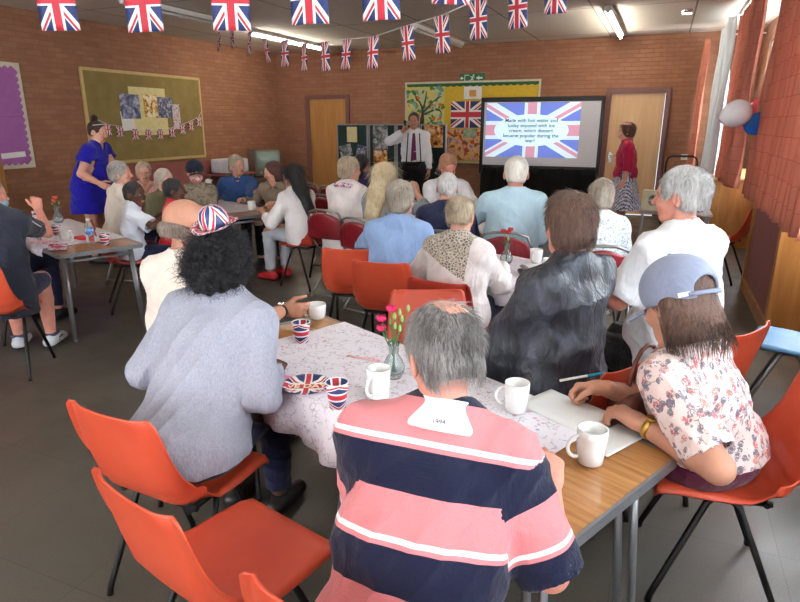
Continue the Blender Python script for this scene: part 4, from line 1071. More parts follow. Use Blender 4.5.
bl2 = n.math('MULTIPLY', n.math('LESS_THAN', n.vor(n.mapping(uv, (1, 1, 1), (0, 0, .6), (3, 5, 0)), 19), .13), n.math('GREATER_THAN', n.noise(uv, 9, 1), .55))
n.col(n.mix(n.math('MULTIPLY', bl2, .7), col_, C(128, 132, 150))); n.rough(.7); n.bump(n.noise(uv, 7, 3), .12, .01); CLOTH = n.m
ZT = .70
def table(label, c, ang, L, Wd, legs=None, cloth=None, clabel=None):
    o = empty('folding_table', (c[0], c[1], 0), 0, label, 'table', 'long folding tables in the hall'); o.rotation_euler = (0, 0, math.radians(ang))
    mb = MB(); mb.box((0, 0, ZT-.012), (L-.012, Wd-.012, .022)); mb.build('tabletop', LAM, o, bevel=.002)
    mb = MB(); t = .012
    pts = []
    def rr(hx, hy, r_):
        q = []
        for sx, sy, a0 in ((1, 1, 0), (-1, 1, 90), (-1, -1, 180), (1, -1, 270)):
            for k in range(5):
                a_ = math.radians(a0+k*22.5); q.append((sx*(hx-r_)+r_*math.cos(a_), sy*(hy-r_)+r_*math.sin(a_)))
        return q
    A_ = rr(L/2, Wd/2, .03); B_ = rr(L/2-.010, Wd/2-.010, .022); nn = len(A_); b0 = len(mb.v)
    for z in (ZT-.030, ZT+.0005):
        for p in A_: mb.v.append((p[0], p[1], z))
        for p in B_: mb.v.append((p[0], p[1], z))
    for k in range(nn):
        k2 = (k+1) % nn
        mb.face((b0+k, b0+k2, b0+2*nn+k2, b0+2*nn+k)); mb.face((b0+2*nn+k, b0+2*nn+k2, b0+3*nn+k2, b0+3*nn+k)); mb.face((b0+nn+k2, b0+nn+k, b0+3*nn+k, b0+3*nn+k2)); mb.face((b0+nn+k, b0+nn+k2, b0+k2, b0+k))
    mb.build('edge_trim', ALU, o)
    for sx in (-1, 1):
        for sy in (-1, 1):
            mb = MB(); x = sx*(L/2-.10); y = sy*(Wd/2-.07)
            mb.tube([(x, y, ZT-.03), (x+sx*.045, y+sy*.02, .012)], .0125); mb.tube([(x-sx*.055, y, ZT-.03), (x-sx*.0, y+sy*.02, .012)], .0125)
            mb.tube([(x+sx*.045, y+sy*.02, .0), (x+sx*.045, y+sy*.02, .016)], .016); mb.build('leg', ALU, o)
        mb = MB(); x = sx*(L/2-.10); mb.tube([(x, -Wd/2+.07, ZT-.08), (x, Wd/2-.07, ZT-.08)], .011); mb.build('cross_bar', ALU, o)
    if cloth:
        x0, x1, hf, hb = cloth     # extent along the table, overhang towards -y and +y
        W2 = Wd/2+.006; prof = [(-W2-.012, ZT-hf), (-W2-.012, ZT-hf*.5), (-W2-.008, ZT-.02), (-W2+.004, ZT+.004), (-W2/2, ZT+.004), (0, ZT+.004), (W2/2, ZT+.004), (W2-.004, ZT+.004), (W2+.008, ZT-.02), (W2+.012, ZT-hb*.5), (W2+.012, ZT-hb)]
        acc = [0]
        for p, q in zip(prof, prof[1:]): acc.append(acc[-1]+math.hypot(q[0]-p[0], q[1]-p[1]))
        def fn(u, v):
            x = x0+(x1-x0)*u; i = min(int(v*10), 9); f = v*10-i
            if f < 1e-9 and i > 0: f = 0
            y = prof[i][0]*(1-f)+prof[i+1][0]*f; z = prof[i][1]*(1-f)+prof[i+1][1]*f
            hang = max(0, ZT-z)
            y += (1 if y > 0 else -1)*hang*.22*(.5+.5*math.sin(x*17+1)+.3*math.sin(x*41)) if hang > .01 else 0
            z += .012*math.sin(x*3+1)*(hang > .1) + .001*abs(math.sin(x*23))*(hang < .001)
            return (x, y, z)
        mb = MB(); mb.grid(fn, 60, 10)
        for k in mb.uv: mb.uv[k] = [(x0+(x1-x0)*q[0], acc[round(q[1]*10)]) for q in mb.uv[k]]
        t = mb.build('tablecloth', CLOTH, solid=.0012); t.location = o.location; t.rotation_euler = o.rotation_euler
        tag(t, clabel, 'tablecloth', 'white patterned tablecloths')
    return o
A1 = 25.
def TP(c, ang, x, y):     # a point on a table, from its own axes
    a = math.radians(ang); return (c[0]+x*math.cos(a)-y*math.sin(a), c[1]+x*math.sin(a)+y*math.cos(a))
T1 = (-.806, 1.865); T2c = (-4.71, 5.65); T3 = (-4.73, 3.63); T4 = (-.70, 3.82); T5 = (-1.75, 5.60)
table('nearest wood topped folding table with a bare end at the right', T1, -A1, 1.83, .60, cloth=(-.72, .665, .17, .10), clabel='white sprigged tablecloth on the nearest table, with white mugs on it')
table('folding table with a white flask, behind the bald man', T2c, -25, 1.83, .60, cloth=(-.915, .62, .10, .12), clabel='tablecloth with a white flask standing on it')
table('folding table at the left with a water bottle, bare at right end', T3, -22, 1.83, .64, cloth=(-.9, .58, .06, .12), clabel='tablecloth under the water bottle on the left table')
table('folding table in the middle with red carnations and a spectacle case', T4, -25, 1.4, .62, cloth=(-.68, .68, .15, .15), clabel='tablecloth under the red carnations on the middle table')
table('folding table behind the man in the pale blue shirt', T5, -25, 1.6, .60, cloth=(-.7, .6, .1, .1), clabel='tablecloth on the table in front of the red haired man')

# ------------------------------------------------------------------ chairs
OR = N('orange_plastic'); c_ = OR.coord(); OR.col(OR.ramp(OR.noise(c_, 5, 3), [(.3, C(200, 72, 46)), (.7, C(212, 84, 54))])); OR.rough(.38); OR.bump(OR.noise(c_, 260, 3), .18, .002)
OR.b.inputs['Subsurface Weight'].default_value = .05; OR = OR.m
ORR = plain('red_orange_plastic', C(184, 60, 44), .4, bump=.15, bs=240); BLUEP = plain('blue_plastic', C(74, 122, 156), .4, bump=.15, bs=240)
BLKM = plain('black_metal', C(24, 22, 22), .45, .3); GRM = plain('grey_metal', C(140, 138, 136), .35, .8)
PROF = [(.225, .425), (.215, .443), (.17, .452), (.10, .449), (0, .440), (-.09, .438), (-.150, .447), (-.185, .475), (-.205, .52), (-.222, .58), (-.240, .66), (-.256, .74), (-.266, .79), (-.268, .805)]
HW = [.185, .200, .208, .212, .214, .216, .220, .224, .222, .214, .206, .200, .190, .172]
def shell_fn(u, v):
    t = v*(len(PROF)-1); i = min(int(t), len(PROF)-2); f = t-i; f2 = f
    y = PROF[i][0]*(1-f)+PROF[i+1][0]*f; z = PROF[i][1]*(1-f)+PROF[i+1][1]*f; hw = HW[i]*(1-f)+HW[i+1]*f
    s = 2*u-1; a = abs(s); x = s*hw
    e = max(0, a-.55)/.45
    bend = math.exp(-((v-.52)/.17)**2)
    # side wings: the edge curls forward along the back, up at the bend, and rolls down along the seat
    if v < .5: z += .018*e**2*(v/.5)+.020*bend*e**2; z -= .020*max(0, a-.9)/.1*(1-bend)
    if v >= .38: y += (.055*bend+.022)*e**2*min(1, (v-.38)/.2); z += .03*bend*e**2
    if v > .6: y -= .018*max(0, a-.9)/.1; 
    y += .012*(1-a*a)*(-1 if v > .6 else 0)
    if v > .85: z -= .012*(1-a*a)*(v-.85)/.15*(0.6)
    return (x, y, z)
def make_chair(mat, label, metal):
    o = empty('plastic_chair', (0, 0, 0), 0, label, 'chair')
    mb = MB(); mb.grid(shell_fn, 20, 39, uv=False); mb.build('seat_shell', mat, o, solid=.006, off=0)
    mb = MB()
    for sy in (.14, -.12): mb.tube([(-.17, sy, .424), (.17, sy, .424)], .011)
    for sx in (-.15, .15): mb.tube([(sx, .16, .42), (sx, -.14, .42)], .011)
    mb.build('under_frame', metal, o)
    for sx in (-1, 1):
        for sy in (1, -1):
            mb = MB(); mb.tube([(sx*.15, sy*.02+.01, .42), (sx*.175, sy*.05+.01, .405), (sx*.215, sy*.20, .03), (sx*.217, sy*.205, 0)], [.0115, .0115, .0115, .013]); mb.build('leg', metal, o)
    return o
protos = {}
def chair(kind, x, y, az, label, group='orange plastic chairs around the tables', z=0):
    m, me = dict(orange=(OR, BLKM), red=(ORR, BLKM), blue=(BLUEP, GRM))[kind]
    if kind in protos: o = copy_tree(protos[kind])
    else: o = protos[kind] = make_chair(m, label, me)
    o.location = (x, y, z); o.rotation_euler = (0, 0, math.radians(-az)); tag(o, label, 'chair', group); return o
MAR = N('maroon_vinyl'); c_ = MAR.coord(); MAR.col(MAR.ramp(MAR.noise(c_, 8, 3), [(.3, C(112, 24, 32)), (.7, C(140, 34, 42))])); MAR.rough(.3); MAR.bump(MAR.noise(MAR.mapping(c_, (3, 1, 1)), 12, 3), .4, .01); MAR = MAR.m
def make_folding(label):
    o = empty('folding_chair', (0, 0, 0), 0, label, 'chair')
    def pad(c, rx, ry, th, tilt, nm):
        mb = MB(); R = Matrix.Rotation(tilt, 3, 'X')
        def fn(u, v):
            a = u*2*math.pi; rr = math.sin(min(v, .999)*math.pi/1.0); top = math.cos(v*math.pi)
            ex = 2/3.2; cx = math.copysign(abs(math.cos(a))**ex, math.cos(a)); sx = math.copysign(abs(math.sin(a))**ex, math.sin(a))
            p = R @ Vector((cx*rx*rr**.35, sx*ry*rr**.35, th*top)); return (c[0]+p.x, c[1]+p.y, c[2]+p.z)
        mb.grid(fn, 32, 12, uv=False); mb.build(nm, MAR, o)
    pad((0, .02, .445), .20, .20, .022, 0, 'seat_pad')
    mb = MB()
    # curved back pad, rounded top
    def fb(u, v):
        a = 2*u-1; w_ = .205*(1-.28*v**2.5); x = a*w_; z = .60+.24*v*(1-.18*a*a*v) ; return (x, -.235-.09*(z-.6)/.24*.6-.035*(1-a*a), z)
    mb.grid(fb, 16, 10, uv=False); mb.build('back_pad', MAR, o, solid=.028, off=0, bevel=0)
    mb = MB()
    P = [(-.215, .21, .02), (-.215, -.05, .40), (-.215, -.2, .58), (-.205, -.255, .74), (-.16, -.285, .84), (-.08, -.31, .868), (0, -.318, .872), (.08, -.31, .868), (.16, -.285, .84), (.205, -.255, .74), (.215, -.2, .58), (.215, -.05, .40), (.215, .21, .02)]
    mb.tube(P, .0115); mb.build('back_frame', GRM, o)
    for sx in (-1, 1): mb = MB(); mb.tube([(sx*.19, .20, .43), (sx*.19, -.28, .02)], .0105); mb.build('rear_leg', GRM, o)
    for pq in ([(-.19, -.26, .045), (.19, -.26, .045)], [(-.215, .17, .085), (.215, .17, .085)]): mb = MB(); mb.tube(pq, .009); mb.build('stretcher', GRM, o)
    return o
def fchair(x, y, az, label):
    if 'f' in protos: o = copy_tree(protos['f'])
    else: o = protos['f'] = make_folding(label)
    o.location = (x, y, 0); o.rotation_euler = (0, 0, math.radians(-az)); tag(o, label, 'chair', 'maroon padded folding chairs'); return o
chair('orange', -1.43, 1.42, 3, 'orange chair on which the person in the grey blazer sits')
chair('orange', -.99, 1.13, 14, 'empty orange chair nearest the viewer, left of the striped shirt')
chair('orange', -.44, 1.0, 8, 'orange chair under the man in the striped shirt')
chair('orange', .31, 2.19, -96, 'orange chair under the woman in the grey cap')
chair('orange', -1.78, 1.98, -28, 'orange chair under the bald man in the cream shirt')
chair('orange', -.93, 2.58, 155, 'empty orange chair across the nearest table, behind the pink carnations')
chair('orange', -.25, 2.30, -62, 'orange chair under the woman in the black cardigan')
chair('orange', .20, 2.90, -60, 'orange chair under the man in the white T-shirt')
chair('red', -1.02, 3.28, 8, 'orange red chair under the woman in the cream jacket with a bun')
chair('orange', -1.57, 3.58, -6, 'orange chair under the person in the light blue sweater')
chair('orange', -1.98, 3.86, -15, 'orange chair left of the person in the light blue sweater')
chair('red', -1.80, 6.75, 190, 'orange red chair beyond the pale blue shirt, facing the viewer')
chair('orange', .70, 7.2, -70, 'empty orange chair by the far sill beside the window')
chair('red', -4.36, 3.96, 40, 'orange chair under the boy in the white T-shirt')
chair('blue', .82, 3.80, -75, 'blue plastic chair at the right edge near the pink panel', 'blue plastic chairs')
fchair(-2.72, 7.6, 175, 'maroon folding chair facing the viewer, at the feet of the speaker')
fchair(-3.75, 7.0, 20, 'maroon folding chair behind the blonde woman, toward the display panels')
fchair(-3.42, 6.15, 5, 'maroon folding chair just right of the woman with long dark hair')
fchair(-4.25, 7.3, 15, 'maroon folding chair in front of the left wooden door')
fchair(-4.95, 4.55, 170, 'maroon folding chair left of the boy in the white T-shirt')
fchair(-1.03, 4.58, -8, 'folding chair under the man in the pale blue shirt')
fchair(-.36, 4.32, -15, 'folding chair under the person in the white patterned blouse')
# ------------------------------------------------------------------ things on the tables
CER = plain('white_ceramic', C(230, 228, 224), .18, var=.02, coat=.5); TEA = plain('tea', C(120, 70, 36), .1)
def mug(x, y, az, label, h=.098, r_=.042, z=ZT+.0055, group='white mugs on the tables', taper=.86):
    o = empty('mug', (x, y, z), az, label, 'mug', group)
    mb = MB(); mb.lathe([(0, .002), (r_*taper*.8, 0), (r_*taper, .006), (r_*.95, h*.4), (r_, h*.8), (r_, h), (r_-.004, h), (r_*.93, h*.5), (r_*taper-.006, .010), (0, .009)], n=28); mb.build('cup_body', CER, o)
    mb = MB(); mb.tube([(0+r_*.94, 0, h*.80)]+[(r_*.94+.030*math.sin(t), 0, h*.5+h*.30*math.cos(t)) for t in [k*math.pi/8 for k in range(1, 8)]]+[(r_*.90, 0, h*.22)], .0058, 8); mb.build('handle', CER, o)
    return o
mug(-.825, 1.75, 100, 'white mug beside the glass vase of pink carnations', .110, .043, taper=.95)
mug(-.355, 1.83, 170, 'white mug with handle to the left, beside the writing paper', .105, .041)
mug(-.092, 1.597, 150, 'white mug on the bare wood near the table end', .108, .042)
UJC = uj_mat('paper_cup_print', su=1.0, ou=.12, rough=.6)
def cup(x, y, az, label, z=ZT+.0055, tilt=0):
    o = empty('paper_cup', (x, y, z), az, label, 'cup', 'union flag paper cups')
    mb = MB(); mb.lathe([(.027, .0), (.0385, .092)], n=28, uvr=(0, .092)); mb.build('printed_wall', UJC, o, solid=.0008)
    mb = MB(); mb.lathe([(0, .004), (.0268, .004)], n=28); mb.build('cup_base', WHT, o); mb = MB(); mb.lathe([(.0385+.0022*math.cos(t), .092+.0022*math.sin(t)) for t in [k*math.pi/4 for k in range(9)]], n=28); mb.build('rim', WHT, o); return o
cup(-1.37, 2.12, 30, 'union flag paper cup in front of the hand holding a mug')
cup(-.92, 1.625, 10, 'union flag paper cup between the paper plate and white mug')
# VE Day plate
o = empty('paper_plate', (-1.10, 1.72, ZT+.006), -25, 'round union flag paper plate lettered VE DAY on nearest table', 'plate')
mb = MB(); n_ = 40
prof = [(.0, .002), (.04, .002), (.066, .003), (.078, .010), (.090, .013)]
for i, (r_, z) in enumerate(prof):
    for k in range(n_): a_ = 2*math.pi*k/n_; rr = r_*(1+(.012*math.cos(k*math.pi*.8) if i > 2 else 0)); mb.v.append((rr*math.cos(a_), rr*math.sin(a_), z))
mb.smooth = True
for i in range(len(prof)-1):
    for k in range(n_):
        k2 = (k+1) % n_; ids = (i*n_+k, i*n_+k2, (i+1)*n_+k2, (i+1)*n_+k); mb.face(ids, [(mb.v[q][0]/.18+.5, mb.v[q][1]/.18+.5) for q in ids])
mb.build('plate_disc', uj_mat('plate_flag', rough=.55), o, solid=.001)
text_mesh('lettering', 'VE DAY', .042, plain('lettering_cream', C(240, 225, 190), .6), o, (0, -.002, .0045), (0, 0, 0), .0006, bold=.0008)
# napkin, stirrer, sugar strip, papers
def flatbox(name, label, cat, x, y, az, L, Wd, m, z=ZT+.0055, t=.0015, group=None):
    mb = MB(); mb.grid(lambda u, v: ((u-.5)*L, (v-.5)*Wd, .0012*math.sin(u*7+v*3)), 10, 4); o = mb.build(name, m, solid=t); o.location = (x, y, z+.0015); o.rotation_euler = (0, 0, math.radians(-az)); return tag(o, label, cat, group)
flatbox('raffle_strip', 'pink printed ticket strip lying by the carnations', 'ticket', -1.03, 2.05, -2, .15, .022, photo_mat('ticket_print', [C(206, 80, 90), C(236, 190, 195), C(230, 160, 170)], 60, 1))
flatbox('pink_napkin', 'small pink napkin corner under the plate edge', 'napkin', -1.215, 1.76, 10, .09, .04, plain('pink_napkin', C(226, 130, 170), .8))
flatbox('quiz_sheet', 'white quiz sheet beneath the writing hand', 'paper', -.20, 1.90, 28, .27, .19, WHT)
flatbox('quiz_sheet', 'white quiz sheet lying under the other near the table end', 'paper', -.04, 1.76, 30, .10, .20, WHT, z=ZT+.003)
GLS = N('clear_glass'); GLS.set(Roughness=.03, IOR=1.3); GLS.b.inputs['Transmission Weight'].default_value = .92; GLS.col(C(230, 238, 236)); GLS = GLS.m
STEM = plain('stem_green', C(76, 110, 60), .6); CPINK = plain('carnation_pink', C(224, 40, 100), .7); CRED = plain('carnation_red', C(205, 50, 56), .7); BUD = plain('bud_green', C(140, 170, 96), .6)
def blossom(par, p, r_, m, seed, name='blossom'):
    r = random.Random(seed); mb = MB()
    def fn(u, v):
        a = u*2*math.pi; t = v*2.2; rr = r_*math.sin(t)*(1+.22*math.sin(7*a+seed)+.12*math.sin(13*a+t*3)); return (p[0]+rr*math.cos(a), p[1]+rr*math.sin(a), p[2]-r_*.8*math.cos(t)+.2*r_*math.sin(9*a+t*5))
    mb.grid(fn, 28, 8, uv=False); mb.build(name, m, par)
def vase(x, y, z, label, flabel, fm, spec, h=.13, seed=1, s=1.):
    o = empty('glass_vase', (x, y, z), 0, label, 'vase')
    mb = MB(); mb.lathe([(0, .003), (.030, 0), (.040, .02), (.043, .045), (.030, .075), (.018, .095), (.020, .125), (.024, .14), (.021, .14), (.016, .12), (.015, .095), (.027, .073), (.039, .045), (.036, .022), (0, .010)], n=24); mb.v = [(a*s, b*s, c*s) for a, b, c in mb.v]; mb.build('glass_body', GLS, o)
    f = empty('flower_stems', (x, y, z+.02*s), 0, flabel, 'flowers')
    for i, (dx, dy, hh, kind) in enumerate(spec):
        mb = MB(); mb.tube([(dx*-.15, dy*-.15, 0), (dx*.1, dy*.1, hh*.4), (dx*.6, dy*.6, hh*.75), (dx, dy, hh)], .0022*s, 5); mb.build('stem', STEM, f)
        if kind == 'f': blossom(f, (dx, dy, hh+.008), .017*s, fm, i)
        else:
            mb = MB(); mb.lathe([(0, -.012), (.006, -.006), (.0075, .002), (.004, .014), (0, .018)], c=(dx, dy, hh), n=8); mb.build('bud', BUD, f)
    for i in range(5):
        a_ = i*1.9+seed; mb = MB(); mb.grid(lambda u, v: (math.cos(a_)*.012+math.cos(a_)*.05*v+(u-.5)*.008*math.sin(3*v), math.sin(a_)*.012+math.sin(a_)*.05*v, .10*s+.03*i*.5+.05*v-.03*v*v), 2, 6, uv=False); mb.build('leaf', STEM, f, solid=.0008)
vase(-.845, 1.93, ZT+.0055, 'clear glass bud vase holding pink carnations', 'pink carnations with green buds in the nearest vase', CPINK, [(-.01, .0, .245, 'f'), (-.045, -.01, .205, 'f'), (.02, .01, .235, 'b'), (.035, 0, .215, 'b'), (.015, -.02, .19, 'b'), (-.02, .02, .19, 'b'), (-.05, 0, .165, 'f'), (.05, .02, .25, 'b'), (.005, 0, .22, 'b'), (.03, -.01, .18, 'b')])
vase(-.90, 3.98, ZT+.0055, 'clear glass vase on the middle table', 'two red carnations on the middle table', CRED, [(-.03, 0, .20, 'f'), (.02, 0, .215, 'f'), (0, .02, .19, 'f'), (.01, -.02, .16, 'b')])
vase(-5.28, 4.02, ZT+.0055, 'clear glass vase on the left table', 'orange red tulip flowers on the left table', plain('tulip_orange', C(214, 84, 66), .6), [(0, 0, .22, 'f'), (-.03, .01, .19, 'f'), (.02, .02, .17, 'b'), (-.05, 0, .16, 'b')], s=1.15)
mug(-.72, 4.10, 100, 'white mug behind the spectacle case, beside the red carnations', .095, .044)
mug(-.60, 3.88, -60, 'white mug right of the spectacle case on the middle table', .085, .040)
mug(-.50, 3.98, 60, 'white mug nearest the black cardigan on the middle table', .08, .045)
# spectacle case
o = empty('spectacle_case', (-.73, 3.72, ZT+.006), 65, 'open grey spectacle case on the middle table', 'case'); GC = plain('grey_case', C(104, 96, 92), .6)
for nm, tl, zz in (('case_base', 0, 0), ('case_lid', -.5, .018)):
    mb = MB(); R = Matrix.Rotation(tl, 3, 'X')
    def fn(u, v):
        a_ = u*2*math.pi; t = v*math.pi/2; p = R @ Vector((.08*math.cos(a_)*math.cos(t), .030*math.sin(a_)*math.cos(t), .022*math.sin(t)*(1 if zz else -1)+(.022 if not zz else .02))); return (p.x, p.y, p.z+zz)
    mb.grid(fn, 24, 6, uv=False); mb.build(nm, GC, o, solid=.003)
# middle-left table
o = empty('vacuum_flask', (-4.88, 5.72, ZT+.0055), 0, 'tall white vacuum flask on the table before the blue shirt', 'flask')
mb = MB(); mb.lathe([(0, 0), (.055, 0), (.058, .02), (.058, .20), (.05, .235), (.036, .25)], n=24); mb.build('body', CER, o)
mb = MB(); mb.lathe([(.037, .25), (.038, .275), (.025, .29), (.012, .30), (0, .302)], n=20); mb.box((.03, 0, .285), (.06, .02, .012)); mb.build('pump_lid', WHITEP, o)
mb = MB(); mb.tube([(-.055, 0, .20), (-.09, 0, .19), (-.095, 0, .12), (-.058, 0, .08)], .008); mb.build('handle', WHITEP, o)
mug(-4.12, 5.50, 20, 'white mug near the corner of the table before the dark haired woman', .10, .044)
o = empty('potted_plant', (-5.02, 5.86, ZT+.0055), 0, 'small green plant in a pot behind the vacuum flask', 'plant')
mb = MB(); mb.lathe([(0, 0), (.035, 0), (.045, .08), (.041, .08), (.036, .06), (0, .06)], n=16); mb.build('pot', CER, o)
r = random.Random(5); mb = MB()
for i in range(40):
    a_ = r.uniform(0, 6.28); e_ = r.uniform(.3, 1.4); L_ = r.uniform(.06, .12); d_ = Vector((math.cos(a_)*math.cos(e_), math.sin(a_)*math.cos(e_), math.sin(e_))); s_ = Vector((-math.sin(a_), math.cos(a_), 0))*.008; p = Vector((0, 0, .06))
    mb.poly([p, p+d_*L_*.5+s_, p+d_*L_, p+d_*L_*.5-s_])
mb.build('foliage', plain('foliage_green', C(70, 120, 60), .6), o, solid=.0008)
# left table things
cup(-5.62, 4.05, 0, 'union flag paper cup farthest left on the left table'); cup(-5.32, 3.84, 60, 'union flag paper cup beside the orange tulips')
cup(-4.72, 3.56, 20, 'union flag paper cup held by the dark zipped jacket'); cup(-3.98, 3.40, 40, 'union flag paper cup at the bare end of the left table')
mug(-4.46, 3.44, 0, 'large white mug in the middle of the left table', .085, .05)
o = empty('water_bottle', (-4.16, 3.42, ZT+.0055), 0, 'clear plastic water bottle with blue label on left table', 'bottle')
mb = MB(); mb.lathe([(0, .003), (.028, 0), (.032, .01), (.031, .05), (.032, .12), (.030, .145), (.014, .175), (.013, .185), (0, .186)], n=20); mb.build('plastic_body', GLS, o)
mb = MB(); mb.lathe([(.0327, .07), (.0327, .12)], n=20); mb.build('blue_label', photo_mat('bottle_label', [C(40, 90, 180), C(120, 170, 225), C(230, 235, 245)], 30, 3), o, solid=.0008)
mb = MB(); mb.lathe([(.0145, .178), (.0145, .195), (0, .196)], n=14); mb.build('cap', WHITEP, o)
flatbox('flag_napkin', 'union flag napkin near the edge of the left table', 'napkin', -4.22, 3.17, 40, .26, .13, photo_mat('napkin_print', [C(40, 44, 100), C(225, 220, 225), C(200, 50, 70), C(40, 44, 100)], 14, 4), t=.004, z=ZT+.012)
flatbox('red_wrapper', 'small red packet between mug and water bottle', 'packet', -4.34, 3.50, 10, .13, .08, plain('red_packet', C(206, 50, 50), .5), t=.02, z=ZT+.018)
flatbox('flag_napkin', 'crumpled flag napkin left of the large white mug', 'napkin', -4.50, 3.27, -20, .18, .12, photo_mat('napkin_print2', [C(200, 60, 70), C(235, 225, 225), C(190, 40, 60)], 18, 5), t=.004, z=ZT+.012)
flatbox('paper_sheet', 'pale paper sheet on the middle left table by the flask', 'paper', -4.50, 5.78, 20, .22, .14, WHT)
flatbox('quiz_sheet', 'white sheets on the table before the red haired man', 'paper', -1.45, 5.62, 25, .3, .2, WHT, z=ZT+.006)
# ------------------------------------------------------------------ people
F_ = fabric
HG = hairmat('hair_grey', C(92, 84, 78), C(178, 170, 164)); HG2 = hairmat('hair_silver', C(140, 136, 132), C(214, 210, 204)); HW_ = hairmat('hair_white', C(186, 178, 164), C(232, 226, 214))
HBR = hairmat('hair_brown', C(52, 34, 28), C(112, 80, 64)); HDB = hairmat('hair_dark_brown', C(34, 24, 22), C(78, 56, 48)); HBK = hairmat('hair_black', C(10, 9, 10), C(34, 30, 32)); HBL = hairmat('hair_blonde', C(176, 150, 110), C(226, 210, 176))
HRD = hairmat('hair_ginger', C(128, 82, 58), C(190, 138, 104)); HLB = hairmat('hair_light_brown', C(120, 100, 78), C(196, 178, 150)); HAF = hairmat('hair_curly_black', C(12, 10, 12), C(40, 36, 42))
NAVY = F_('navy_cloth', C(30, 34, 62)); JEAN = F_('denim', C(70, 86, 116)); BLKT = F_('black_cloth', C(26, 26, 32)); GREYT = F_('grey_cloth', C(150, 150, 156)); BSH = plain('black_leather', C(26, 22, 22), .4)
CREAM = F_('cream_cloth', C(226, 214, 200)); WHITE = F_('white_cloth', C(228, 228, 230), .04)
MAROON = F_('maroon_cloth', C(96, 26, 54))
def seat_chair(J, kind, label, back=.04, daz=0):
    az = -math.degrees(J['root'].rotation_euler.z)+daz; a = math.radians(az); x = J['org'][0]-math.sin(a)*back; y = J['org'][1]-math.cos(a)*back
    return fchair(x, y, az, label) if kind == 'f' else chair(kind, x, y, az, label)
def W(x, y, z, *h): return ((x, y, z),)+((h,) if h else ())

# 1 man in the striped rugby shirt
n = N('rugby_stripes'); at = n.n('ShaderNodeAttribute', attribute_name='u'); fr = n.math('FRACT', n.math('DIVIDE', at.outputs['Fac'], .20))
PK = C(206, 124, 126); NV = C(24, 26, 50); WS = C(236, 226, 226)
n.col(n.ramp(fr, [(0, PK), (.31, WS), (.37, PK), (.42, NV), (.86, PK)], True)); n.rough(.95); n.b.inputs['Sheen Weight'].default_value = .2; n.b.inputs['Specular IOR Level'].default_value = .15
c_ = n.coord(); n.bump(n.math('ADD', n.math('MULTIPLY', n.noise(n.mapping(c_, (200, 200, 30)), 1.5, 2), .3), n.math('MULTIPLY', n.noise(c_, 11, 3, .6, 1.2), 1.6)), .4, .012); STR = n.m
CAN = F_('white_twill', C(236, 232, 226), .03)
def striped_fm(cc, J):
    m = np.zeros(len(cc), int); t = (cc-J['N'])@J['u']; r_ = np.linalg.norm((cc-J['N'])-np.outer(t, J['u']), axis=1)
    m[(t > -.002) & (r_ < .088)] = 1; return m
def striped_fn(S, J):
    N_, u = J['N'], J['u']
    S.cone(N_-u*.012, N_+u*.040, .080, .070, .008); S.cone(N_-u*.02, N_+u*.2, .061, .061, .003, sub=True)
    for q_ in (-1, 1): S.cone(N_+A(.06*q_, .04, .006), N_+A(.085*q_, -.035, -.012), .012, .010, .012)
J1 = person('man with thinning grey hair in a pink, navy and white striped rugby shirt', (-.408, 1.222, 1.118), -14, s=.98, hy=26, hp=-24, tilt=6, b=1.10, belly=1, q=2, seat=(-.40, .98),
    skinm=SK['pink'], L=W(-.60, 1.42, .745, -.2, -.6, -1), R=W(-.17, 1.39, .745, .35, -.6, -1), top=dict(m=STR, sleeve=1.0, so=.028, o=.020, stripes=1, fold=.009, ff=15),
    legs=dict(m=NAVY), shoes=BSH, hair=dict(style='short', vol=-.003, m=hairmat('hair_grey_brown', C(62, 54, 50), C(140, 130, 126)), strands=5200, seed=11, sl=.035, lift=.05, patch=((.004, -.060, .104), .036), scalp=SK['fair'], sm=hairmat('hair_strand_grey', C(88, 80, 76), C(190, 182, 178)), na=.8))
S = SDF(J1['N']-A(.14, .14, .12), J1['N']+A(.14, .14, .12), .0035); N_, u_ = J1['N'], J1['u']
S.cone(N_-u_*.014-J1['fw']*.008, N_+u_*.045, .094, .073, .006, A(1, 0, 0), 1.08); S.cone(N_-u_*.05, N_+u_*.2, .066, .065, .004, A(1, 0, 0), 1.05, sub=True); S.cyl(N_+u_*.055, u_, .1, .2); S.cyl(N_-u_*.018, -u_, .2, .3)
S.bx(N_+J1['fw']*.12, A(.03, .07, .2), np.stack([A(1, 0, 0), J1['fw'], u_], 1))
V, Q = S.mesh(); V = smooth(V, Q, 2); npmesh('collar', V, Q, CAN, J1['root'])
mb = MB(); p0 = N_+u_*.002-J1['fw']*.1015; Rr = Matrix([list(r_) for r_ in np.stack([A(1, 0, 0), J1['fw'], u_], 1)]); mb.box(tuple(p0), (.045, .0015, .016), Rr @ Matrix.Rotation(.35, 3, 'X')); lb = mb.build('collar_label', plain('label_white', C(226, 222, 214), .8), J1['root'])
text_mesh('label_text', '1994', .015, plain('label_ink', C(40, 40, 70), .7), lb, tuple(p0-J1['fw']*.0012), ((Rr @ Matrix.Rotation(.35, 3, 'X')).to_euler().x+math.pi/2, 0, 0), .0004)
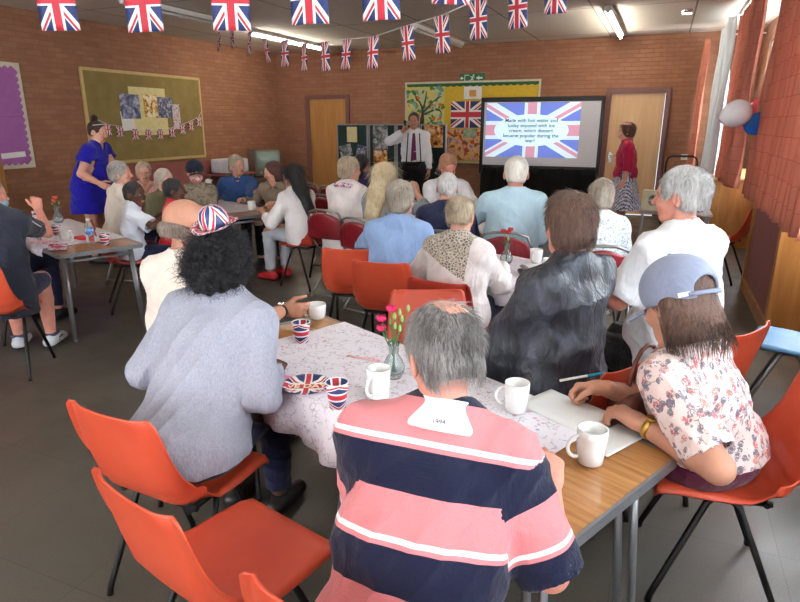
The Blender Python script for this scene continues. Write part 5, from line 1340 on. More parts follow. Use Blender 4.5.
# bald patch at the crown
# 2 person in the grey blazer
n = N('grey_linen'); c_ = n.coord(); st = n.noise(n.mapping(c_, (230, 230, 9)), 1, 3, .6); pt = n.noise(c_, 10, 4)
n.col(n.mix(n.math('MULTIPLY', st, .9), C(128, 130, 144), C(190, 190, 200))); n.rough(.95); n.b.inputs['Specular IOR Level'].default_value = .15
at = n.n('ShaderNodeAttribute', attribute_name='u'); sm_ = n.math('LESS_THAN', n.math('ABSOLUTE', at.outputs['Fac']), .0022)
n.bump(n.math('SUBTRACT', n.math('ADD', n.math('MULTIPLY', st, .4), n.math('MULTIPLY', n.noise(c_, 12, 3, .6, 1), 1.6)), n.math('MULTIPLY', sm_, 2)), .4, .012); LINEN = n.m
def blazer_fn(S, J):
    P, u, fw, N_ = J['P'], J['u'], J['fw'], J['N']
    S.cone(N_-u*.01-fw*.004, N_+u*.035-fw*.002, .078, .070, .012); S.cone(N_-u*.02+fw*.02, N_+u*.2, .062, .062, .003, sub=True)
    S.bx(P-A(.03, .17, .10), A(.005, .12, .14), rotm(0, 0, 8))
J2 = person('person in a pale grey linen blazer with black curly hair and flag hat', (-1.448, 1.745, 1.145), -6, s=.97, seat=(-1.43, 1.46), tilt=3, hy=-22, hp=-6, b=1.04, q=2, skinm=SK['dark'],
    L=W(-1.64, 1.76, .68, -.55, -.7, -1), R=W(-1.29, 1.80, .71, .40, -.7, -1), top=dict(m=LINEN, seam=1, sleeve=1.93, so=.022, o=.022, fn=blazer_fn, skirt=(.53, .19, 1.28), sy=-.05, fold=.008, ff=17, name='blazer'),
    legs=dict(m=NAVY), shoes=BSH, hair=dict(style='afro', m=HAF, strands=7000, seed=5, t=.021, sl=.032, sr=.0008))
def bowler(J):
    Rh, f = J['Rh'], J['f']; o = empty('bowler_hat', (0, 0, 0), 0, 'tiny union flag bowler hat perched on black curly hair', 'hat')
    rz = J['root'].rotation_euler.z; M = Matrix.Rotation(rz, 4, 'Z'); p = f(.004, -.040, .128); o.location = M @ Vector(p)+J['root'].location
    o.rotation_euler = (M.to_3x3() @ Matrix([list(r_) for r_ in Rh]) @ Matrix.Rotation(math.radians(22), 3, 'X')).to_euler()
    k = 1.0
    mb = MB(); mb.lathe([(.052*k, 0), (.053*k, .02), (.050*k, .045), (.040*k, .066), (.022*k, .078), (0, .081)], n=32, uvr=(0, .08)); mb.build('crown', uj_mat('hat_crown_print', su=3, ou=.1, sv=.3, ov=.66, rough=.35, red=C(222, 30, 70)), o, solid=.0015)
    mb = MB()
    def fn(u, v): a = u*2*math.pi; r_ = .050+.034*v; return (r_*math.cos(a)*1.05, r_*math.sin(a), .003+.016*v*v*(abs(math.cos(a))**1.5)+.003*math.sin(v*3))
    mb.grid(fn, 48, 5)
    for q in mb.uv: mb.uv[q] = [(a*4 % 1.0001, .2+b*.6) for a, b in mb.uv[q]]
    mb.build('brim', uj_mat('hat_brim_print', su=1, rough=.35, red=C(222, 30, 70)), o, solid=.002)
bowler(J2)
# 3 bald man holding a mug
J3 = person('bald man in a cream shirt holding a white mug at table end', (-1.865, 2.02, 1.20), 8, s=1.0, seat=(-1.86, 1.95), hy=-12, hp=-14, b=1.18, q=2, skinm=SK['tan'], hs=.98,
    L=W(-2.05, 2.45, .74, -1, -.2, -.5), R=W(-1.60, 2.34, .765, .5, -.6, -.6), rh=dict(d=(1, .1, 0), n=(-.25, .95, -.1), t=(.1, -.1, 1), c=.62), top=dict(m=F_('cream_polo', C(232, 216, 202)), sleeve=1.1, so=.022, collar=1, o=.016, fold=.007), legs=dict(m=BLKT), shoes=BSH,
    hair=dict(style='fringe_bald', m=hairmat('hair_fringe', C(120, 100, 88), C(176, 158, 146)), strands=900, seed=3, sl=.02, lift=.05))
m_ = mug(-1.470, 2.420, 150, 'low white mug held in the hand of the bald man', .075, .046, z=ZT+.012)
# wrist watch
def band(J, q_, label, m1, m2, name='wristwatch', back=.035, r_=.034, face=True):
    sh, el, wr = J['arms'][q_]; d = nz(wr-el); c = wr-d*back; M = Matrix.Rotation(J['root'].rotation_euler.z, 4, 'Z')
    o = empty(name, M @ Vector(c)+J['root'].location, 0, label, 'watch'); o.rotation_mode = 'QUATERNION'; o.rotation_quaternion = (M.to_3x3() @ Vector(d)).to_track_quat('Z', 'Y')
    mb = MB(); mb.lathe([(r_, -.009), (r_+.002, 0), (r_, .009)], n=28); mb.build('strap', m1, o, solid=.0025)
    if face: mb = MB(); mb.tube([(0, r_, 0), (0, r_+.008, 0)], .016, 20); mb.build('watch_case', m2, o)
band(J3, 1, 'dark strapped wristwatch on the bald man at the nearest table', BLK, plain('chrome', C(200, 200, 200), .25, 1), r_=.031)
# 4 woman in grey cap writing
n = N('floral_blouse'); c_ = n.coord()
base = n.mix(n.noise(c_, 6, 3), C(226, 204, 196), C(212, 186, 180)); col_ = base
for i, (sc, th, mk, cc) in enumerate(((23, .34, .46, C(186, 74, 80)), (25, .36, .46, C(80, 80, 104)), (34, .30, .45, C(128, 104, 116)), (21, .28, .46, C(196, 116, 100)), (30, .34, .47, C(100, 96, 108)))):
    mp = n.mapping(c_, (1, 1, 1), (i*.4, i*.7, 0), (i*3.1, i*1.3, i*2.7)); vd = n.vor(mp, sc); fine = n.noise(mp, 95, 3, .6, 1.2)
    mm = n.math('MULTIPLY', n.math('LESS_THAN', n.math('ADD', vd, n.math('MULTIPLY', fine, .22)), th+.11), n.math('GREATER_THAN', n.noise(mp, 7, 1), mk-.05))
    mm = n.math('MULTIPLY', mm, n.math('GREATER_THAN', fine, .46)); col_ = n.mix(n.math('MULTIPLY', mm, .85), col_, cc)
vl = n.vor(n.mapping(c_, (1, 1, 1), (.3, .2, .5)), 24, 'DISTANCE_TO_EDGE'); mm = n.math('MULTIPLY', n.math('LESS_THAN', vl, .03), n.math('GREATER_THAN', n.noise(c_, 26, 2), .55)); col_ = n.mix(n.math('MULTIPLY', mm, .7), col_, C(104, 92, 96))
n.col(col_); n.rough(.85); n.bump(n.noise(c_, 14, 3, .6, 1), .4, .015); FLORAL = n.m
J4 = person('woman in a grey blue cap and floral blouse writing with a pen', (.095, 1.975, 1.095), -70, s=.99, seat=(.27, 2.16), hy=-26, hp=-26, b=1.20, q=2, skinm=SK['tan'], hs=1.04,
    L=W(.03, 1.80, .755, -.4, -.9, -.8), R=W(-.10, 2.00, .765, .5, .2, -.8), rh=dict(d=(-1, -.1, -.15), n=(-.1, -.6, -.8), t=(-.5, -.5, .6), c=.8), lh=dict(n=(0, 0, -1), c=.5),
    top=dict(m=FLORAL, sleeve=.85, so=.022, o=.016, fold=.007, vneck=.02, hem=.0), legs=dict(m=MAROON, flare=.02), shoes=plain('trainer_dark', C(48, 40, 44), .6),
    hair=dict(style='bob', m=HBR, strands=3800, seed=8, Lz=.085, sl=.07, lift=.008, jit=.1, na=.7, nf=.9, zmax=-.02, vol=-.009))
def cap(J, m, label, brim_l=.075, name='baseball_cap', dz=.0, back=True, tagm=None):
    Rh, f, q = J['Rh'], J['f'], J['q']; s = J['hs']; M = Matrix.Rotation(J['root'].rotation_euler.z, 4, 'Z')
    o = empty(name, J['root'].location, 0, label, 'cap'); o.rotation_euler.z = J['root'].rotation_euler.z
    hc = J['hc']; S = SDF(hc-A(.2, .2, .2), hc+A(.2, .24, .2), (.006, .005, .0035)[q])
    S.ell(f(0, -.014, .045+dz), A(.100, .120, .102)*s, .0, Rh); S.ell(f(0, -.014, .040+dz), A(.091, .111, .093)*s, .0, Rh, sub=True)
    S.bx(f(0, 0, -.12+.02+dz), A(.3, .3, .10)*s, Rh)
    if back: S.ell(f(0, -.125, .025+dz), A(.045, .05, .035)*s, .004, Rh, sub=True)
    V, Q = S.mesh(); npmesh('crown', V, Q, m, o)
    if back:
        mb = MB(); mb.tube([tuple(f(x, -.014-.117*math.sqrt(max(0, 1-(x/.098)**2)), .012+dz)) for x in (-.06, -.04, -.02, 0, .02, .04, .06)], .007, 6); mb.build('back_strap', m, o)
    mb = MB()
    def fn(u, v):
        a = (u-.5)*1.75; x = .094*math.sin(a)*(1-.0*v); y = -.014+.112*math.cos(a)+brim_l*v*math.cos(a*.55); return tuple(f(x, y, .006+dz-.018*(2*u-1)**2*(1+.2*v)-.012*v))
    mb.grid(fn, 20, 8, uv=False); mb.build('peak', m, o, solid=.004)
    mb = MB(); S2 = f(0, -.014, .146+dz); mb.lathe([(0, .006), (.008, .003), (.008, 0), (0, 0)], c=tuple(S2), n=10); mb.build('button', m, o)
    if tagm: mb = MB(); R3 = Matrix([list(r_) for r_ in Rh]) @ Matrix.Rotation(-.62, 3, 'Z'); p = f(-.068, -.101, .014); mb.box(tuple(p), (.034, .003, .013), R3); mb.build('cloth_label', tagm, o)
    return o
cap(J4, F_('cap_grey_blue', C(138, 144, 164)), 'grey blue baseball cap on the woman writing with a pen', tagm=CAN, brim_l=.088)
band(J4, -1, 'gold bracelet watch on the woman in the floral blouse', plain('gold', C(200, 160, 80), .3, 1), plain('gold', C(200, 160, 80), .3, 1), back=.03, r_=.031)
o = empty('pen', (-.175, 2.075, ZT+.068), 0, 'white pen with turquoise end held over the quiz sheet', 'pen'); o.rotation_euler = (0, 0, math.radians(8))
mb = MB(); mb.tube([(-.075, 0, -.03), (.02, 0, .0)], .0045, 10); mb.build('barrel', WHITEP, o)
mb = MB(); mb.tube([(.02, 0, 0), (.072, 0, .0165)], .0046, 10); mb.build('cap_end', plain('turquoise', C(30, 150, 180), .4), o)
mb = MB(); mb.tube([(-.088, 0, -.034), (-.075, 0, -.03)], [.001, .0042], 8); mb.build('nib', BLK, o)
# 5 woman in sheer black cardigan
n = N('sheer_black'); c_ = n.coord(); f_ = n.noise(n.mapping(c_, (1, 1, .5)), 9, 4, .6, 1.5); n.col(n.ramp(f_, [(.34, C(26, 26, 30)), (.5, C(42, 43, 50)), (.72, C(76, 80, 92))])); n.rough(.45); n.bump(n.noise(n.mapping(c_, (1, 1, .4)), 16, 3, .6, 1.5), .7, .02); SHEER = n.m
def cardi_fn(S, J):
    P, u, N_, fw = J['P'], J['u'], J['N'], J['fw']; sh, el, wr = J['arms'][-1]
    S.cone(sh+fw*.04-u*.05, P+A(-.16, .30, .06), .07, .09, .08); S.cone(el, P+A(-.22, .24, .0), .06, .07, .08)
J5 = person('woman with short brown hair in a sheer black draped cardigan', (-.30, 2.37, 1.25), -60, s=.98, seat=(-.28, 2.32), hy=-28, hp=-4, b=1.06, q=2, skinm=SK['pink'], hs=1.03,
    L=W(-.58, 2.40, .66, -.3, -1, -.8), R=W(-.55, 2.66, .72, .2, .8, -.8), top=dict(m=SHEER, sleeve=1.45, so=.03, o=.02, fn=cardi_fn, fold=.013, ff=14, name='cardigan', skirt=(.44, .2, 1.3)), legs=dict(m=JEAN), shoes=BSH,
    hair=dict(style='fluffy', m=HBR, strands=4200, seed=21, vol=-.006, sl=.035, lift=.07, jit=.35, sm=hairmat('hair_strand_brown', C(70, 48, 40), C(142, 108, 90))))
S = SDF(J5['arms'][-1][2]-A(.3, .3, .3), J5['arms'][-1][2]+A(.3, .3, .3), .006); sh, el, wr = J5['arms'][-1]; S.cone(el+(wr-el)*.2, wr, .058, .046, .0); S.cyl(wr-nz(wr-el)*.01, wr-el, .1, .1); S.cyl(el+(wr-el)*.3, el-wr, .2, .2)
V, Q = S.mesh(); V = V+vnormals(V, Q)*(fold(V, 4, 30)*.006)[:, None]; npmesh('magenta_sleeve', V, Q, F_('magenta_cloth', C(150, 48, 88)), J5['root'])
# 6 man in the white T-shirt
J6 = person('large man with short silver hair in a white T-shirt', (.100, 2.99, 1.315), -52, s=1.04, seat=(.18, 2.93), hy=18, hp=-4, b=1.22, belly=1, q=2, skinm=SK['pink'], hs=.99,
    L=W(-.27, 3.06, .80, -.5, -.6, -.9), R=W(-.22, 3.35, .76, .3, .3, -1), top=dict(m=WHITE, sleeve=.85, so=.030, o=.018, fold=.010, ff=13, collar=1), legs=dict(m=BLKT), shoes=BSH,
    hair=dict(style='short', m=HG2, strands=3000, seed=31, sl=.03, lift=.08, sm=hairmat('hair_strand_silver', C(150, 148, 148), C(226, 224, 222))))
# 7 woman with bun, cream jacket
def croch_fm(cc, J): m = np.zeros(len(cc), int); t = (cc-J['N'])@J['u']; x = cc[:, 0]-J['N'][0]; m[(t > -.15-.55*(x-.0)) & (x < .13)] = 1; return m
n = N('crochet_beige'); c_ = n.coord(); v_ = n.vor(c_, 62, 'DISTANCE_TO_EDGE'); n.col(n.ramp(v_, [(.05, C(196, 184, 166)), (.22, C(110, 98, 90))])); n.rough(.9); n.bump(v_, .5, .01); CROCH = n.m
person('woman with a small grey bun in a cream jacket and crochet collar', (-1.06, 3.42, 1.10), 12, s=.94, seat=(-1.04, 3.33), hy=8, hp=-14, b=1.08, q=1, skinm=SK['fair'],
    L=W(-1.3, 3.74, .74), R=W(-.86, 3.70, .745), top=dict(m=[F_('cream_jacket', C(218, 208, 204)), CROCH], sleeve=1.9, so=.026, o=.022, fold=.009, ff=16, collar=1, fm=croch_fm, name='jacket'), legs=dict(m=NAVY), shoes=BSH,
    hair=dict(style='bun', m=HLB, seed=41, bp=(0, -.122, .05), br=.040, strands=900, lift=.03))
# 8 man in pale blue shirt
n = N('pale_blue_check'); c_ = n.coord(); n.col(n.mix(n.noise(n.mapping(c_, (60, 60, 3)), 1.2, 2), C(168, 196, 210), C(186, 212, 222))); n.rough(.85); n.bump(n.noise(n.mapping(c_, (1, 1, .5)), 13, 3, .6, 1), .5, .018); PBLUE = n.m
person('broad man with thin white hair in a pale blue shirt', (-1.02, 4.70, 1.255), -8, s=1.02, seat=(-1.03, 4.63), hy=6, hp=-4, b=1.18, belly=1, q=1, skinm=SK['pink'], hs=1.06,
    L=W(-1.42, 4.95, .74, -1, -.2, -.5), top=dict(m=PBLUE, sleeve=1.1, so=.03, o=.02, fold=.010, ff=14, collar=1), legs=dict(m=NAVY), shoes=BSH, hair=dict(style='short', m=HW_, seed=43, vol=-.003, strands=1000, sl=.02, lift=.05))
# 9 person in light blue sweater
person('grey haired person in a light blue sweater', (-1.58, 3.74, 1.135), -4, s=1.0, seat=(-1.58, 3.64), hy=-6, hp=-2, b=1.10, q=1, skinm=SK['fair'], L=W(-1.8, 4.05, .72, -1, -.2, -.4), top=dict(m=F_('light_blue_knit', C(142, 168, 208)), sleeve=1.9, so=.024, o=.02, fold=.008, ff=15, collar=1),
    legs=dict(m=BLKT), shoes=BSH, hair=dict(style='fluffy', m=hairmat('hair_ash', C(112, 98, 84), C(180, 168, 152)), seed=45, vol=-.006, strands=1200, sl=.03))
# 10 navy
SEAT = {}
SEAT['navy'] = person('person with a silver ponytail in a navy top', (-1.55, 4.62, 1.13), -10, s=.98, lean=14, hy=10, hp=-12, b=1.15, q=1, skinm=SK['fair'], top=dict(m=F_('navy_knit', C(34, 38, 66)), sleeve=1.9, so=.02, o=.018), legs=dict(m=BLKT), shoes=BSH, hair=dict(style='bun', m=HG2, seed=47, bp=(.01, -.10, -.05), br=.03))
# 11 red haired man facing us, head bowed
SEAT['red'] = person('ginger haired man in a white shirt bending over his table', (-2.02, 6.02, 1.20), 150, s=1.04, lean=22, hy=10, hp=-30, b=1.05, q=1, skinm=SK['pink'], L=W(-1.55, 5.72, .74), R=W(-1.95, 5.6, .74), top=dict(m=WHITE, sleeve=1.1, so=.024, o=.016, collar=1, fold=.008), legs=dict(m=BLKT), shoes=BSH, hair=dict(style='short', m=HRD, seed=49, na=1.2))
# 12 blonde
SEAT['blonde'] = person('woman with long pale blonde hair touching her cheek', (-2.20, 4.86, 1.18), 14, s=.97, lean=6, hy=-12, b=1.0, q=1, skinm=SK['fair'], R=W(-1.98, 5.06, 1.02, 1, -.2, -.6), rh=dict(d=(-.2, .1, 1), n=(-1, .2, .2), t=(-.2, .8, .3)), top=dict(m=photo_mat('grey_print_blouse', [C(110, 116, 124), C(160, 164, 168), C(84, 90, 100)], 60, 3, .85), sleeve=1.5, so=.02, o=.016), legs=dict(m=JEAN), shoes=BSH,
    hair=dict(style='long', m=HBL, seed=51, Lz=.36, w=2.0, strands=1600, sl=.12, lift=.02, jit=.1))
# 13 white jacket + red scarf
J13 = person('woman with short blonde hair, cream jacket and red blue scarf', (-2.74, 5.22, 1.20), 14, s=1.0, lean=8, hy=-14, hp=-2, b=1.12, q=1, skinm=SK['fair'], top=dict(m=F_('cream_jacket', C(218, 208, 204)), sleeve=1.9, so=.026, o=.024, fold=.01, ff=15, name='jacket', skirt=(.42, .18, 1.35)), legs=dict(m=F_('pale_denim', C(170, 182, 200))), shoes=BSH,
    hair=dict(style='fluffy', m=HLB, seed=53, vol=-.006, strands=900, sl=.03))
mb = MB(); N_ = J13['N']; u_ = J13['u']
def fn(u, v):
    a = u*2*math.pi; b_ = v*2*math.pi; r_ = .106+.028*math.cos(b_)+.006*math.sin(a*5); p = A(r_*math.cos(a), r_*math.sin(a)*.95, .022*math.sin(b_)-.02*math.cos(a)**2); return tuple(N_+p+A(0, -.008, .030))
mb.grid(fn, 40, 10); q = mb.build('scarf', photo_mat('red_blue_scarf', [C(50, 54, 130), C(225, 215, 215), C(200, 40, 56), C(200, 40, 56)], 16, 3, .7), J13['root'])
# 14 dark haired woman in white
SEAT['dark'] = person('woman with long straight black hair in a white jacket', (-3.44, 5.30, 1.11), -78, s=1.0, lean=15, hy=6, hp=-10, b=1.02, q=1, skinm=SK['tan'], L=W(-3.72, 5.15, .75), R=W(-3.8, 5.45, .75), top=dict(m=F_('white_jacket', C(222, 216, 214)), sleeve=1.6, so=.022, o=.02, name='jacket', skirt=(.45, .17, 1.3)), legs=dict(m=F_('pale_grey_trousers', C(186, 188, 196))), shoes=plain('red_shoe', C(190, 40, 50), .5),
    hair=dict(style='straight', m=HBK, seed=55, Lz=.42, w=1.6, strands=1200, sl=.12, lift=.01, jit=.06, vol=-.004))
# 15 brown/grey beyond table
person('dark red haired person in a taupe top leaning on the table', (-4.18, 6.03, 1.08), 170, s=.95, lean=20, hy=-50, hp=-14, b=1.0, q=0, skinm=SK['fair'], L=W(-3.95, 5.72, .76), R=W(-4.5, 5.85, .76), top=dict(m=F_('taupe_cloth', C(138, 120, 104)), sleeve=1.9, so=.02), legs=dict(m=BLKT), shoes=BSH, hair=dict(style='bob', m=hairmat('hair_auburn', C(44, 24, 24), C(92, 50, 44)), seed=57, Lz=.08))
# 16 blue shirt lady
SEAT['denim'] = person('grey haired woman in a blue denim shirt looking to the right', (-4.78, 6.14, 1.13), 150, s=.98, lean=4, hy=45, b=1.15, q=1, skinm=SK['fair'], L=W(-4.35, 6.1, .92, .5, .3, -.8), R=W(-5.0, 5.85, .74), top=dict(m=F_('blue_denim_shirt', C(54, 84, 136)), sleeve=1.3, so=.022, collar=1, fold=.009), legs=dict(m=BLKT), shoes=BSH, hair=dict(style='fluffy', m=hairmat('hair_grey_blond', C(128, 116, 96), C(184, 174, 152)), seed=59, vol=-.006))
# 17 cap and flag bandana
J17 = person('person in a black cap with a red patterned face covering', (-4.62, 5.22, 1.12), 140, s=.95, lean=2, b=1.0, q=1, skinm=SK['tan'], hy=10, L=W(-4.4, 5.0, .78), R=W(-4.9, 5.0, .78), top=dict(m=photo_mat('camouflage_cloth', [C(110, 98, 82), C(150, 136, 116), C(84, 78, 66)], 14, 2, .9), sleeve=1.9, so=.02), legs=dict(m=BLKT), shoes=BSH, hair=dict(style='short', m=HBK, seed=61))
cap(J17, F_('black_cap_cloth', C(24, 28, 44)), 'black baseball cap on the person with a red face covering', back=False, brim_l=.06)
S = SDF(J17['hc']-A(.15, .15, .2), J17['hc']+A(.15, .2, .1), .006); S.ell(J17['f'](0, .03, -.045), A(.070, .078, .062), .0, J17['Rh']); S.ell(J17['f'](0, .03, -.045), A(.062, .070, .056), .0, J17['Rh'], sub=True); S.bx(J17['f'](0, .0, .12), A(.2, .2, .15), J17['Rh']); S.bx(J17['f'](0, -.12, 0), A(.2, .10, .2), J17['Rh'])
V, Q = S.mesh(); npmesh('face_covering', V, Q, photo_mat('bandana_print', [C(40, 50, 110), C(230, 225, 225), C(200, 40, 56), C(230, 225, 225)], 30, 3, .8), J17['root'])
# 18, 19 pair at the left wall
person('grey haired person seated with back turned below the woman in blue', (-5.02, 4.59, 1.14), 25, s=.95, lean=8, hy=-30, b=1.05, q=0, skinm=SK['fair'], top=dict(m=CREAM, sleeve=1.5, so=.02), legs=dict(m=NAVY), shoes=BSH, hair=dict(style='fluffy', m=HG, seed=63, vol=-.004))
person('fair haired woman in a red and white floral blouse', (-5.52, 5.38, 1.08), 130, s=.93, lean=6, hy=0, b=1.0, q=0, skinm=SK['fair'], R=W(-5.3, 5.2, .93), top=dict(m=photo_mat('red_floral_print', [C(190, 60, 66), C(226, 196, 190), C(206, 110, 110)], 30, 3, .85), sleeve=.9, so=.02), legs=dict(m=BLKT), shoes=BSH, hair=dict(style='fluffy', m=HLB, seed=65, vol=-.004))
person('pale haired person in an olive cardigan behind the boy', (-4.98, 5.22-.02, 1.04) if False else (-4.72, 4.86, 1.06), 100, s=.88, lean=16, hp=-8, b=1.05, q=0, skinm=SK['fair'], top=dict(m=F_('olive_knit', C(110, 104, 78)), sleeve=1.9, so=.02), legs=dict(m=BLKT), shoes=BSH, hair=dict(style='fluffy', m=hairmat('hair_pale_grey', C(150, 138, 124), C(196, 186, 172)), seed=67, vol=-.002))
# 20 boy, 21 child in red vest
person('dark haired boy in a white T-shirt turned away at left table', (-4.30, 4.06, 1.02), 40, s=.78, seat=(-4.34, 3.99), hy=-45, b=.85, q=1, skinm=SK['dark'], hs=1.15, child=True, R=W(-3.98, 4.12, .86), L=W(-4.28, 4.3, .8), top=dict(m=F_('white_tee', C(222, 226, 236), .04), sleeve=.9, so=.03, o=.018, fold=.009), legs=dict(m=NAVY), shoes=BSH, hair=dict(style='short', m=HBK, seed=69))
person('black haired child in a bright red top', (-4.10, 4.34, 1.035), 60, s=.78, lean=4, hy=0, b=.9, q=1, skinm=SK['dark'], hs=1.15, child=True, top=dict(m=F_('red_vest', C(206, 30, 44)), sleeve=.6, so=.02), legs=dict(m=NAVY), shoes=BSH, hair=dict(style='short', m=HBK, seed=71))
# 22 woman in blue dress standing
def flutter(S, J):
    for q_ in (-1, 1):
        sh, el, wr = J['arms'][q_]; S.cone(sh+A(.01*q_, 0, .02), sh+(el-sh)*.42+A(.03*q_, -.01, 0), .055, .085, .03); S.cyl(sh+(el-sh)*.50+A(.03*q_, 0, 0), nz(el-sh), .2, .14); S.cone(sh+(el-sh)*.44, sh+(el-sh)*.7, .062, .07, .004, sub=True)
J22 = person('woman in a royal blue flutter sleeved dress with dark hair bun, standing', (-5.98, 5.22, 1.535), 66, s=.98, seat=(-6.18, 5.17), lean=0, stand=True, hy=-8, hp=-12, b=1.28, belly=1, q=1, skinm=SK['fair'], hs=1.0,
    R=W(-5.78, 4.98, .98, .2, -1, -.5), L=W(-5.80, 5.45, .92, -.3, -1, -.4), top=dict(m=F_('royal_blue_dress', C(30, 24, 150)), sleeve=.3, so=.03, o=.02, fn=flutter, fold=.010, ff=13, skirt=(.62, .235, 1.2), sy=0, vneck=.05, name='dress'),
    legs=None, shoes=BSH, hair=dict(style='bun', m=HDB, seed=73, bp=(0, -.05, .145), br=.042))
mb = MB(); mb.tube([tuple(J22['f'](.088*math.cos(a), -.01+.09*math.sin(a), .075+.03*math.sin(a))) for a in [k*math.pi/10 for k in range(11)]], .006, 6); mb.build('hair_band', plain('silver_band', C(210, 200, 190), .3, .5), J22['root'])
# 23 man with microphone
def braces(J, m):
    for q_ in (-1, 1):
        mb = MB(); T = J['T']; pts = []
        for t in (0, .25, .5, .75, 1):
            z = J['P']+J['u']*(.06+(T-.05)*t); pts.append(tuple(z+A(q_*(.115-.03*t), 0, 0)+J['fw']*(.142-.03*t*t-(.07 if t == 1 else 0)+(.01 if t == .5 else 0))))
        mb.tube(pts, .010, 6); mb.build('brace_strap', m, J['root'])
J23 = person('man in a white shirt, purple tie and black braces speaking into microphone', (-3.62, 9.08, 1.665), 158, s=1.05, lean=0, stand=True, hy=-6, b=1.10, q=1, skinm=SK['tan'], hs=1.0, R=W(-3.70, 8.84, 1.51, 1, -.1, -.7) , rh=dict(d=(.3, 0, 1), n=(.6, .6, 0), t=(.3, -.6, .2), c=1.1), L=None,
    top=dict(m=WHITE, sleeve=1.9, so=.026, o=.014, collar=1, fold=.008, tuck=1), legs=dict(m=BLKT), shoes=BSH, hair=dict(style='crop', m=HDB, seed=75, vol=-.002))
braces(J23, BLK)
mb = MB(); q0 = J23['N']+J23['fw']*.105-J23['u']*.02; mb.v = []; 
for (t, w_, dy) in ((0, .016, 0), (.03, .022, .012), (.30, .040, .02), (.42, .046, .018), (.46, .004, .018)):
    p = q0-J23['u']*t+J23['fw']*(dy+.02); mb.v += [tuple(p-A(w_, 0, 0)), tuple(p+A(w_, 0, 0))]
for i in range(4): mb.face((2*i, 2*i+1, 2*i+3, 2*i+2))
mb.build('tie', F_('purple_tie', C(112, 44, 84)), J23['root'], solid=.006)
o = empty('microphone', (-3.665, 8.83, 1.60), 0, 'black handheld microphone held to the mouth of the speaker', 'microphone'); o.rotation_euler = (.5, .2, 0)
mb = MB(); mb.lathe([(0, -.12), (.011, -.12), (.016, .02), (.018, .03)], n=14); mb.build('handle', BLK, o); mb = MB(); mb.lathe([(.018, .03), (.026, .045), (.026, .065), (.016, .082), (0, .086)], n=14); mb.build('mesh_head', plain('mic_mesh', C(60, 60, 62), .4, .7), o)
mb = MB(); P_ = J23['P']; mb.lathe([(.185, -.02), (.187, .02)], n=32, sx=1, sy=.80); mb.v = [(x, y, z+P_[2]+.055) for x, y, z in mb.v]; mb.build('belt', BLK, J23['root'], solid=.004)
# 24 woman in red cardigan
n = N('zigzag_skirt'); c_ = n.coord(); wv = n.n('ShaderNodeTexWave', wave_type='BANDS'); n.l(n.mapping(c_, (1, 1, .25)), wv.inputs[0]); wv.inputs['Scale'].default_value = 14; wv.inputs['Distortion'].default_value = 5; wv.inputs['Detail Scale'].default_value = 4
n.col(n.ramp(wv.outputs[1], [(.35, C(88, 92, 122)), (.6, C(206, 206, 214))])); n.rough(.9); ZIG = n.m
J24 = person('woman in a red cardigan and patterned skirt standing before the door', (-.52, 9.70, 1.51), -100, s=.98, lean=3, stand=True, hy=0, b=1.15, q=1, skinm=SK['fair'], hs=1.03,
    top=dict(m=F_('crimson_cardigan', C(170, 26, 62)), sleeve=1.35, so=.024, o=.018, fold=.008, name='cardigan'), legs=dict(m=ZIG, skirt=(.40, .30), dress=0), shoes=plain('red_shoe', C(190, 40, 50), .5), hair=dict(style='fluffy', m=HBR, seed=77, vol=.0, strands=600))
mb = MB(); mb.lathe([(.040, 0), (.062, .015), (.052, .03)], n=24); mb.v = [tuple(J24['f'](x*1.4, y*1.5-.005, z+.085)) for x, y, z in mb.v]; mb.build('floral_hair_band', photo_mat('rose_band', [C(190, 90, 90), C(210, 180, 160)], 30, 3), J24['root'], solid=.006)
# 25 patterned blouse
person('grey haired person in a white blouse with small dark pattern', (-.36, 4.44, 1.14), -10, s=.94, seat=(-.37, 4.38), hy=6, b=.98, q=1, skinm=SK['fair'], top=dict(m=photo_mat('white_speckled_blouse', [C(120, 130, 140), C(214, 220, 222), C(226, 230, 232), C(140, 150, 160)], 55, 3, .85), sleeve=.9, so=.02, o=.016), legs=dict(m=F_('royal_blue_skirt', C(30, 60, 180))), shoes=BSH, hair=dict(style='fluffy', m=hairmat('hair_ash', C(112, 98, 84), C(180, 168, 152)), seed=79, vol=-.006, strands=900, sl=.03))
# 26 masked person and 27 dark zipped jacket
J26 = person('person in a pale blue face mask raising one hand at left table', (-4.72, 3.06, 1.10), -8, s=.97, lean=6, hy=-30, hp=-8, b=1.0, q=1, skinm=SK['pink'], R=W(-4.52, 3.28, .98, .8, -.2, -.8), rh=dict(d=(-.1, .1, 1), n=(-.8, .3, 0), t=(-.2, -.2, .5), c=1.1), top=dict(m=photo_mat('red_white_print', [C(200, 70, 80), C(226, 216, 216), C(150, 170, 190)], 30, 4, .85), sleeve=.9, so=.02), legs=dict(m=NAVY), shoes=BSH, hair=dict(style='short', m=HG, seed=81))
S = SDF(J26['hc']-A(.15, .15, .2), J26['hc']+A(.15, .2, .1), .006); S.ell(J26['f'](0, .035, -.055), A(.068, .080, .058), .0, J26['Rh']); S.ell(J26['f'](0, .035, -.055), A(.061, .073, .052), .0, J26['Rh'], sub=True); S.bx(J26['f'](0, -.10, 0), A(.2, .12, .2), J26['Rh'])
V, Q = S.mesh(); npmesh('face_mask', V, Q, F_('mask_blue', C(130, 176, 200)), J26['root'])
mb = MB()
for q_ in (-1, 1): mb.tube([tuple(J26['f'](.032*q_+.022*math.cos(a), .108, .006+.016*math.sin(a))) for a in [k*math.pi/8 for k in range(17)]], .0022, 5)
mb.tube([tuple(J26['f'](-.01, .112, .01)), tuple(J26['f'](.01, .112, .01))], .002, 5); mb.build('spectacles', BLK, J26['root'])
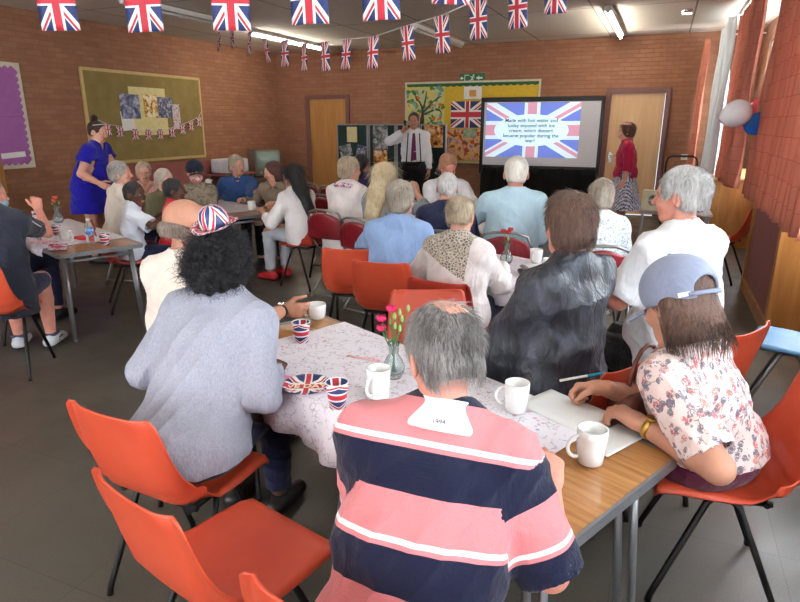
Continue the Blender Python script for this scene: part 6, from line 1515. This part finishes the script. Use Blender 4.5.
J27 = person('person in a dark zipped jacket and navy shorts at left edge', (-4.05, 2.60, 1.22), -32, s=1.02, lean=10, b=1.15, q=2, skinm=SK['pink'], R=W(-4.42, 3.27, .79, .9, -.4, -.5), L=W(-4.9, 3.1, .78), rh=dict(c=.7),
    top=dict(m=F_('charcoal_jacket', C(42, 44, 56)), sleeve=1.9, so=.024, o=.022, fold=.010, ff=14, collar=1, name='jacket', skirt=(.40, .19, 1.3)), legs=dict(m=F_('navy_shorts', C(28, 30, 60)), len=.48), shoes=plain('trainer_white', C(214, 216, 220), .5), hair=dict(style='short', m=HBR, seed=83))
sh, el, wr = J27['arms'][1]; mb = MB(); o1 = A(.052, -.02, .02); mb.tube([tuple(sh+A(.05, 0, .04)), tuple(sh+(el-sh)*.5+A(.078, 0, .0)), tuple(el+A(.066, 0, 0)), tuple(el+(wr-el)*.5+A(.062, 0, .01)), tuple(wr+A(.05, 0, .01))], .004, 5); mb.build('piping', WHITEP, J27['root'])
for q_ in (-1, 1):
    a_ = J27['an'][q_]; mb = MB(); mb.box((a_[0]+.046*q_, a_[1]+.05, .052), (.006, .09, .03)); mb.box((a_[0], a_[1]+.01, .10), (.085, .10, .02)); mb.build('shoe_trim', plain('trainer_navy', C(40, 56, 90), .5), J27['root'], bevel=.004)
# dark haired person beyond the blonde woman
person('dark haired person in a purple top beyond the white jacket', (-3.55, 7.1, 1.13), 15, s=.95, lean=6, b=.95, q=0, skinm=SK['tan'], top=dict(m=F_('purple_top', C(70, 60, 110)), sleeve=1.9), legs=dict(m=BLKT), shoes=BSH, hair=dict(style='long', m=HBK, seed=85, Lz=.3))
# handbag by the table
o = empty('handbag', (.03, 2.17, .44), -62, 'brown leather handbag hanging from a chair back beside the woman in the floral blouse', 'bag')
mb = MB(); mb.box((0, 0, .15), (.30, .12, .28)); mb.build('bag_body', plain('brown_leather', C(110, 56, 42), .4), o, bevel=.03, seg=4)
mb = MB(); mb.tube([(-.10, 0, .28)]+[(-.10*math.cos(t), 0, .28+.16*math.sin(t)) for t in [k*math.pi/8 for k in range(1, 8)]]+[(.10, 0, .28)], .008); mb.build('strap', plain('brown_leather', C(110, 56, 42), .4), o)

for J_, k_, l_ in ((SEAT['navy'], 'f', 'maroon folding chair under the person in the navy top'), (SEAT['blonde'], 'f', 'maroon folding chair under the woman with long blonde hair'),
        (J13, 'f', 'maroon folding chair under the woman in the cream jacket and scarf'), (SEAT['dark'], 'red', 'orange chair under the dark haired woman in white'),
        (J26, 'red', 'orange red chair at the left table under the masked person'), (J27, 'orange', 'orange chair at the left edge under the dark zipped jacket'),
        (SEAT['denim'], 'red', 'orange red chair beneath the woman in the blue denim shirt'), (SEAT['red'], 'orange', 'orange chair under the ginger haired man')):
    seat_chair(J_, k_, l_, daz=-8 if J_ is J13 else 0)
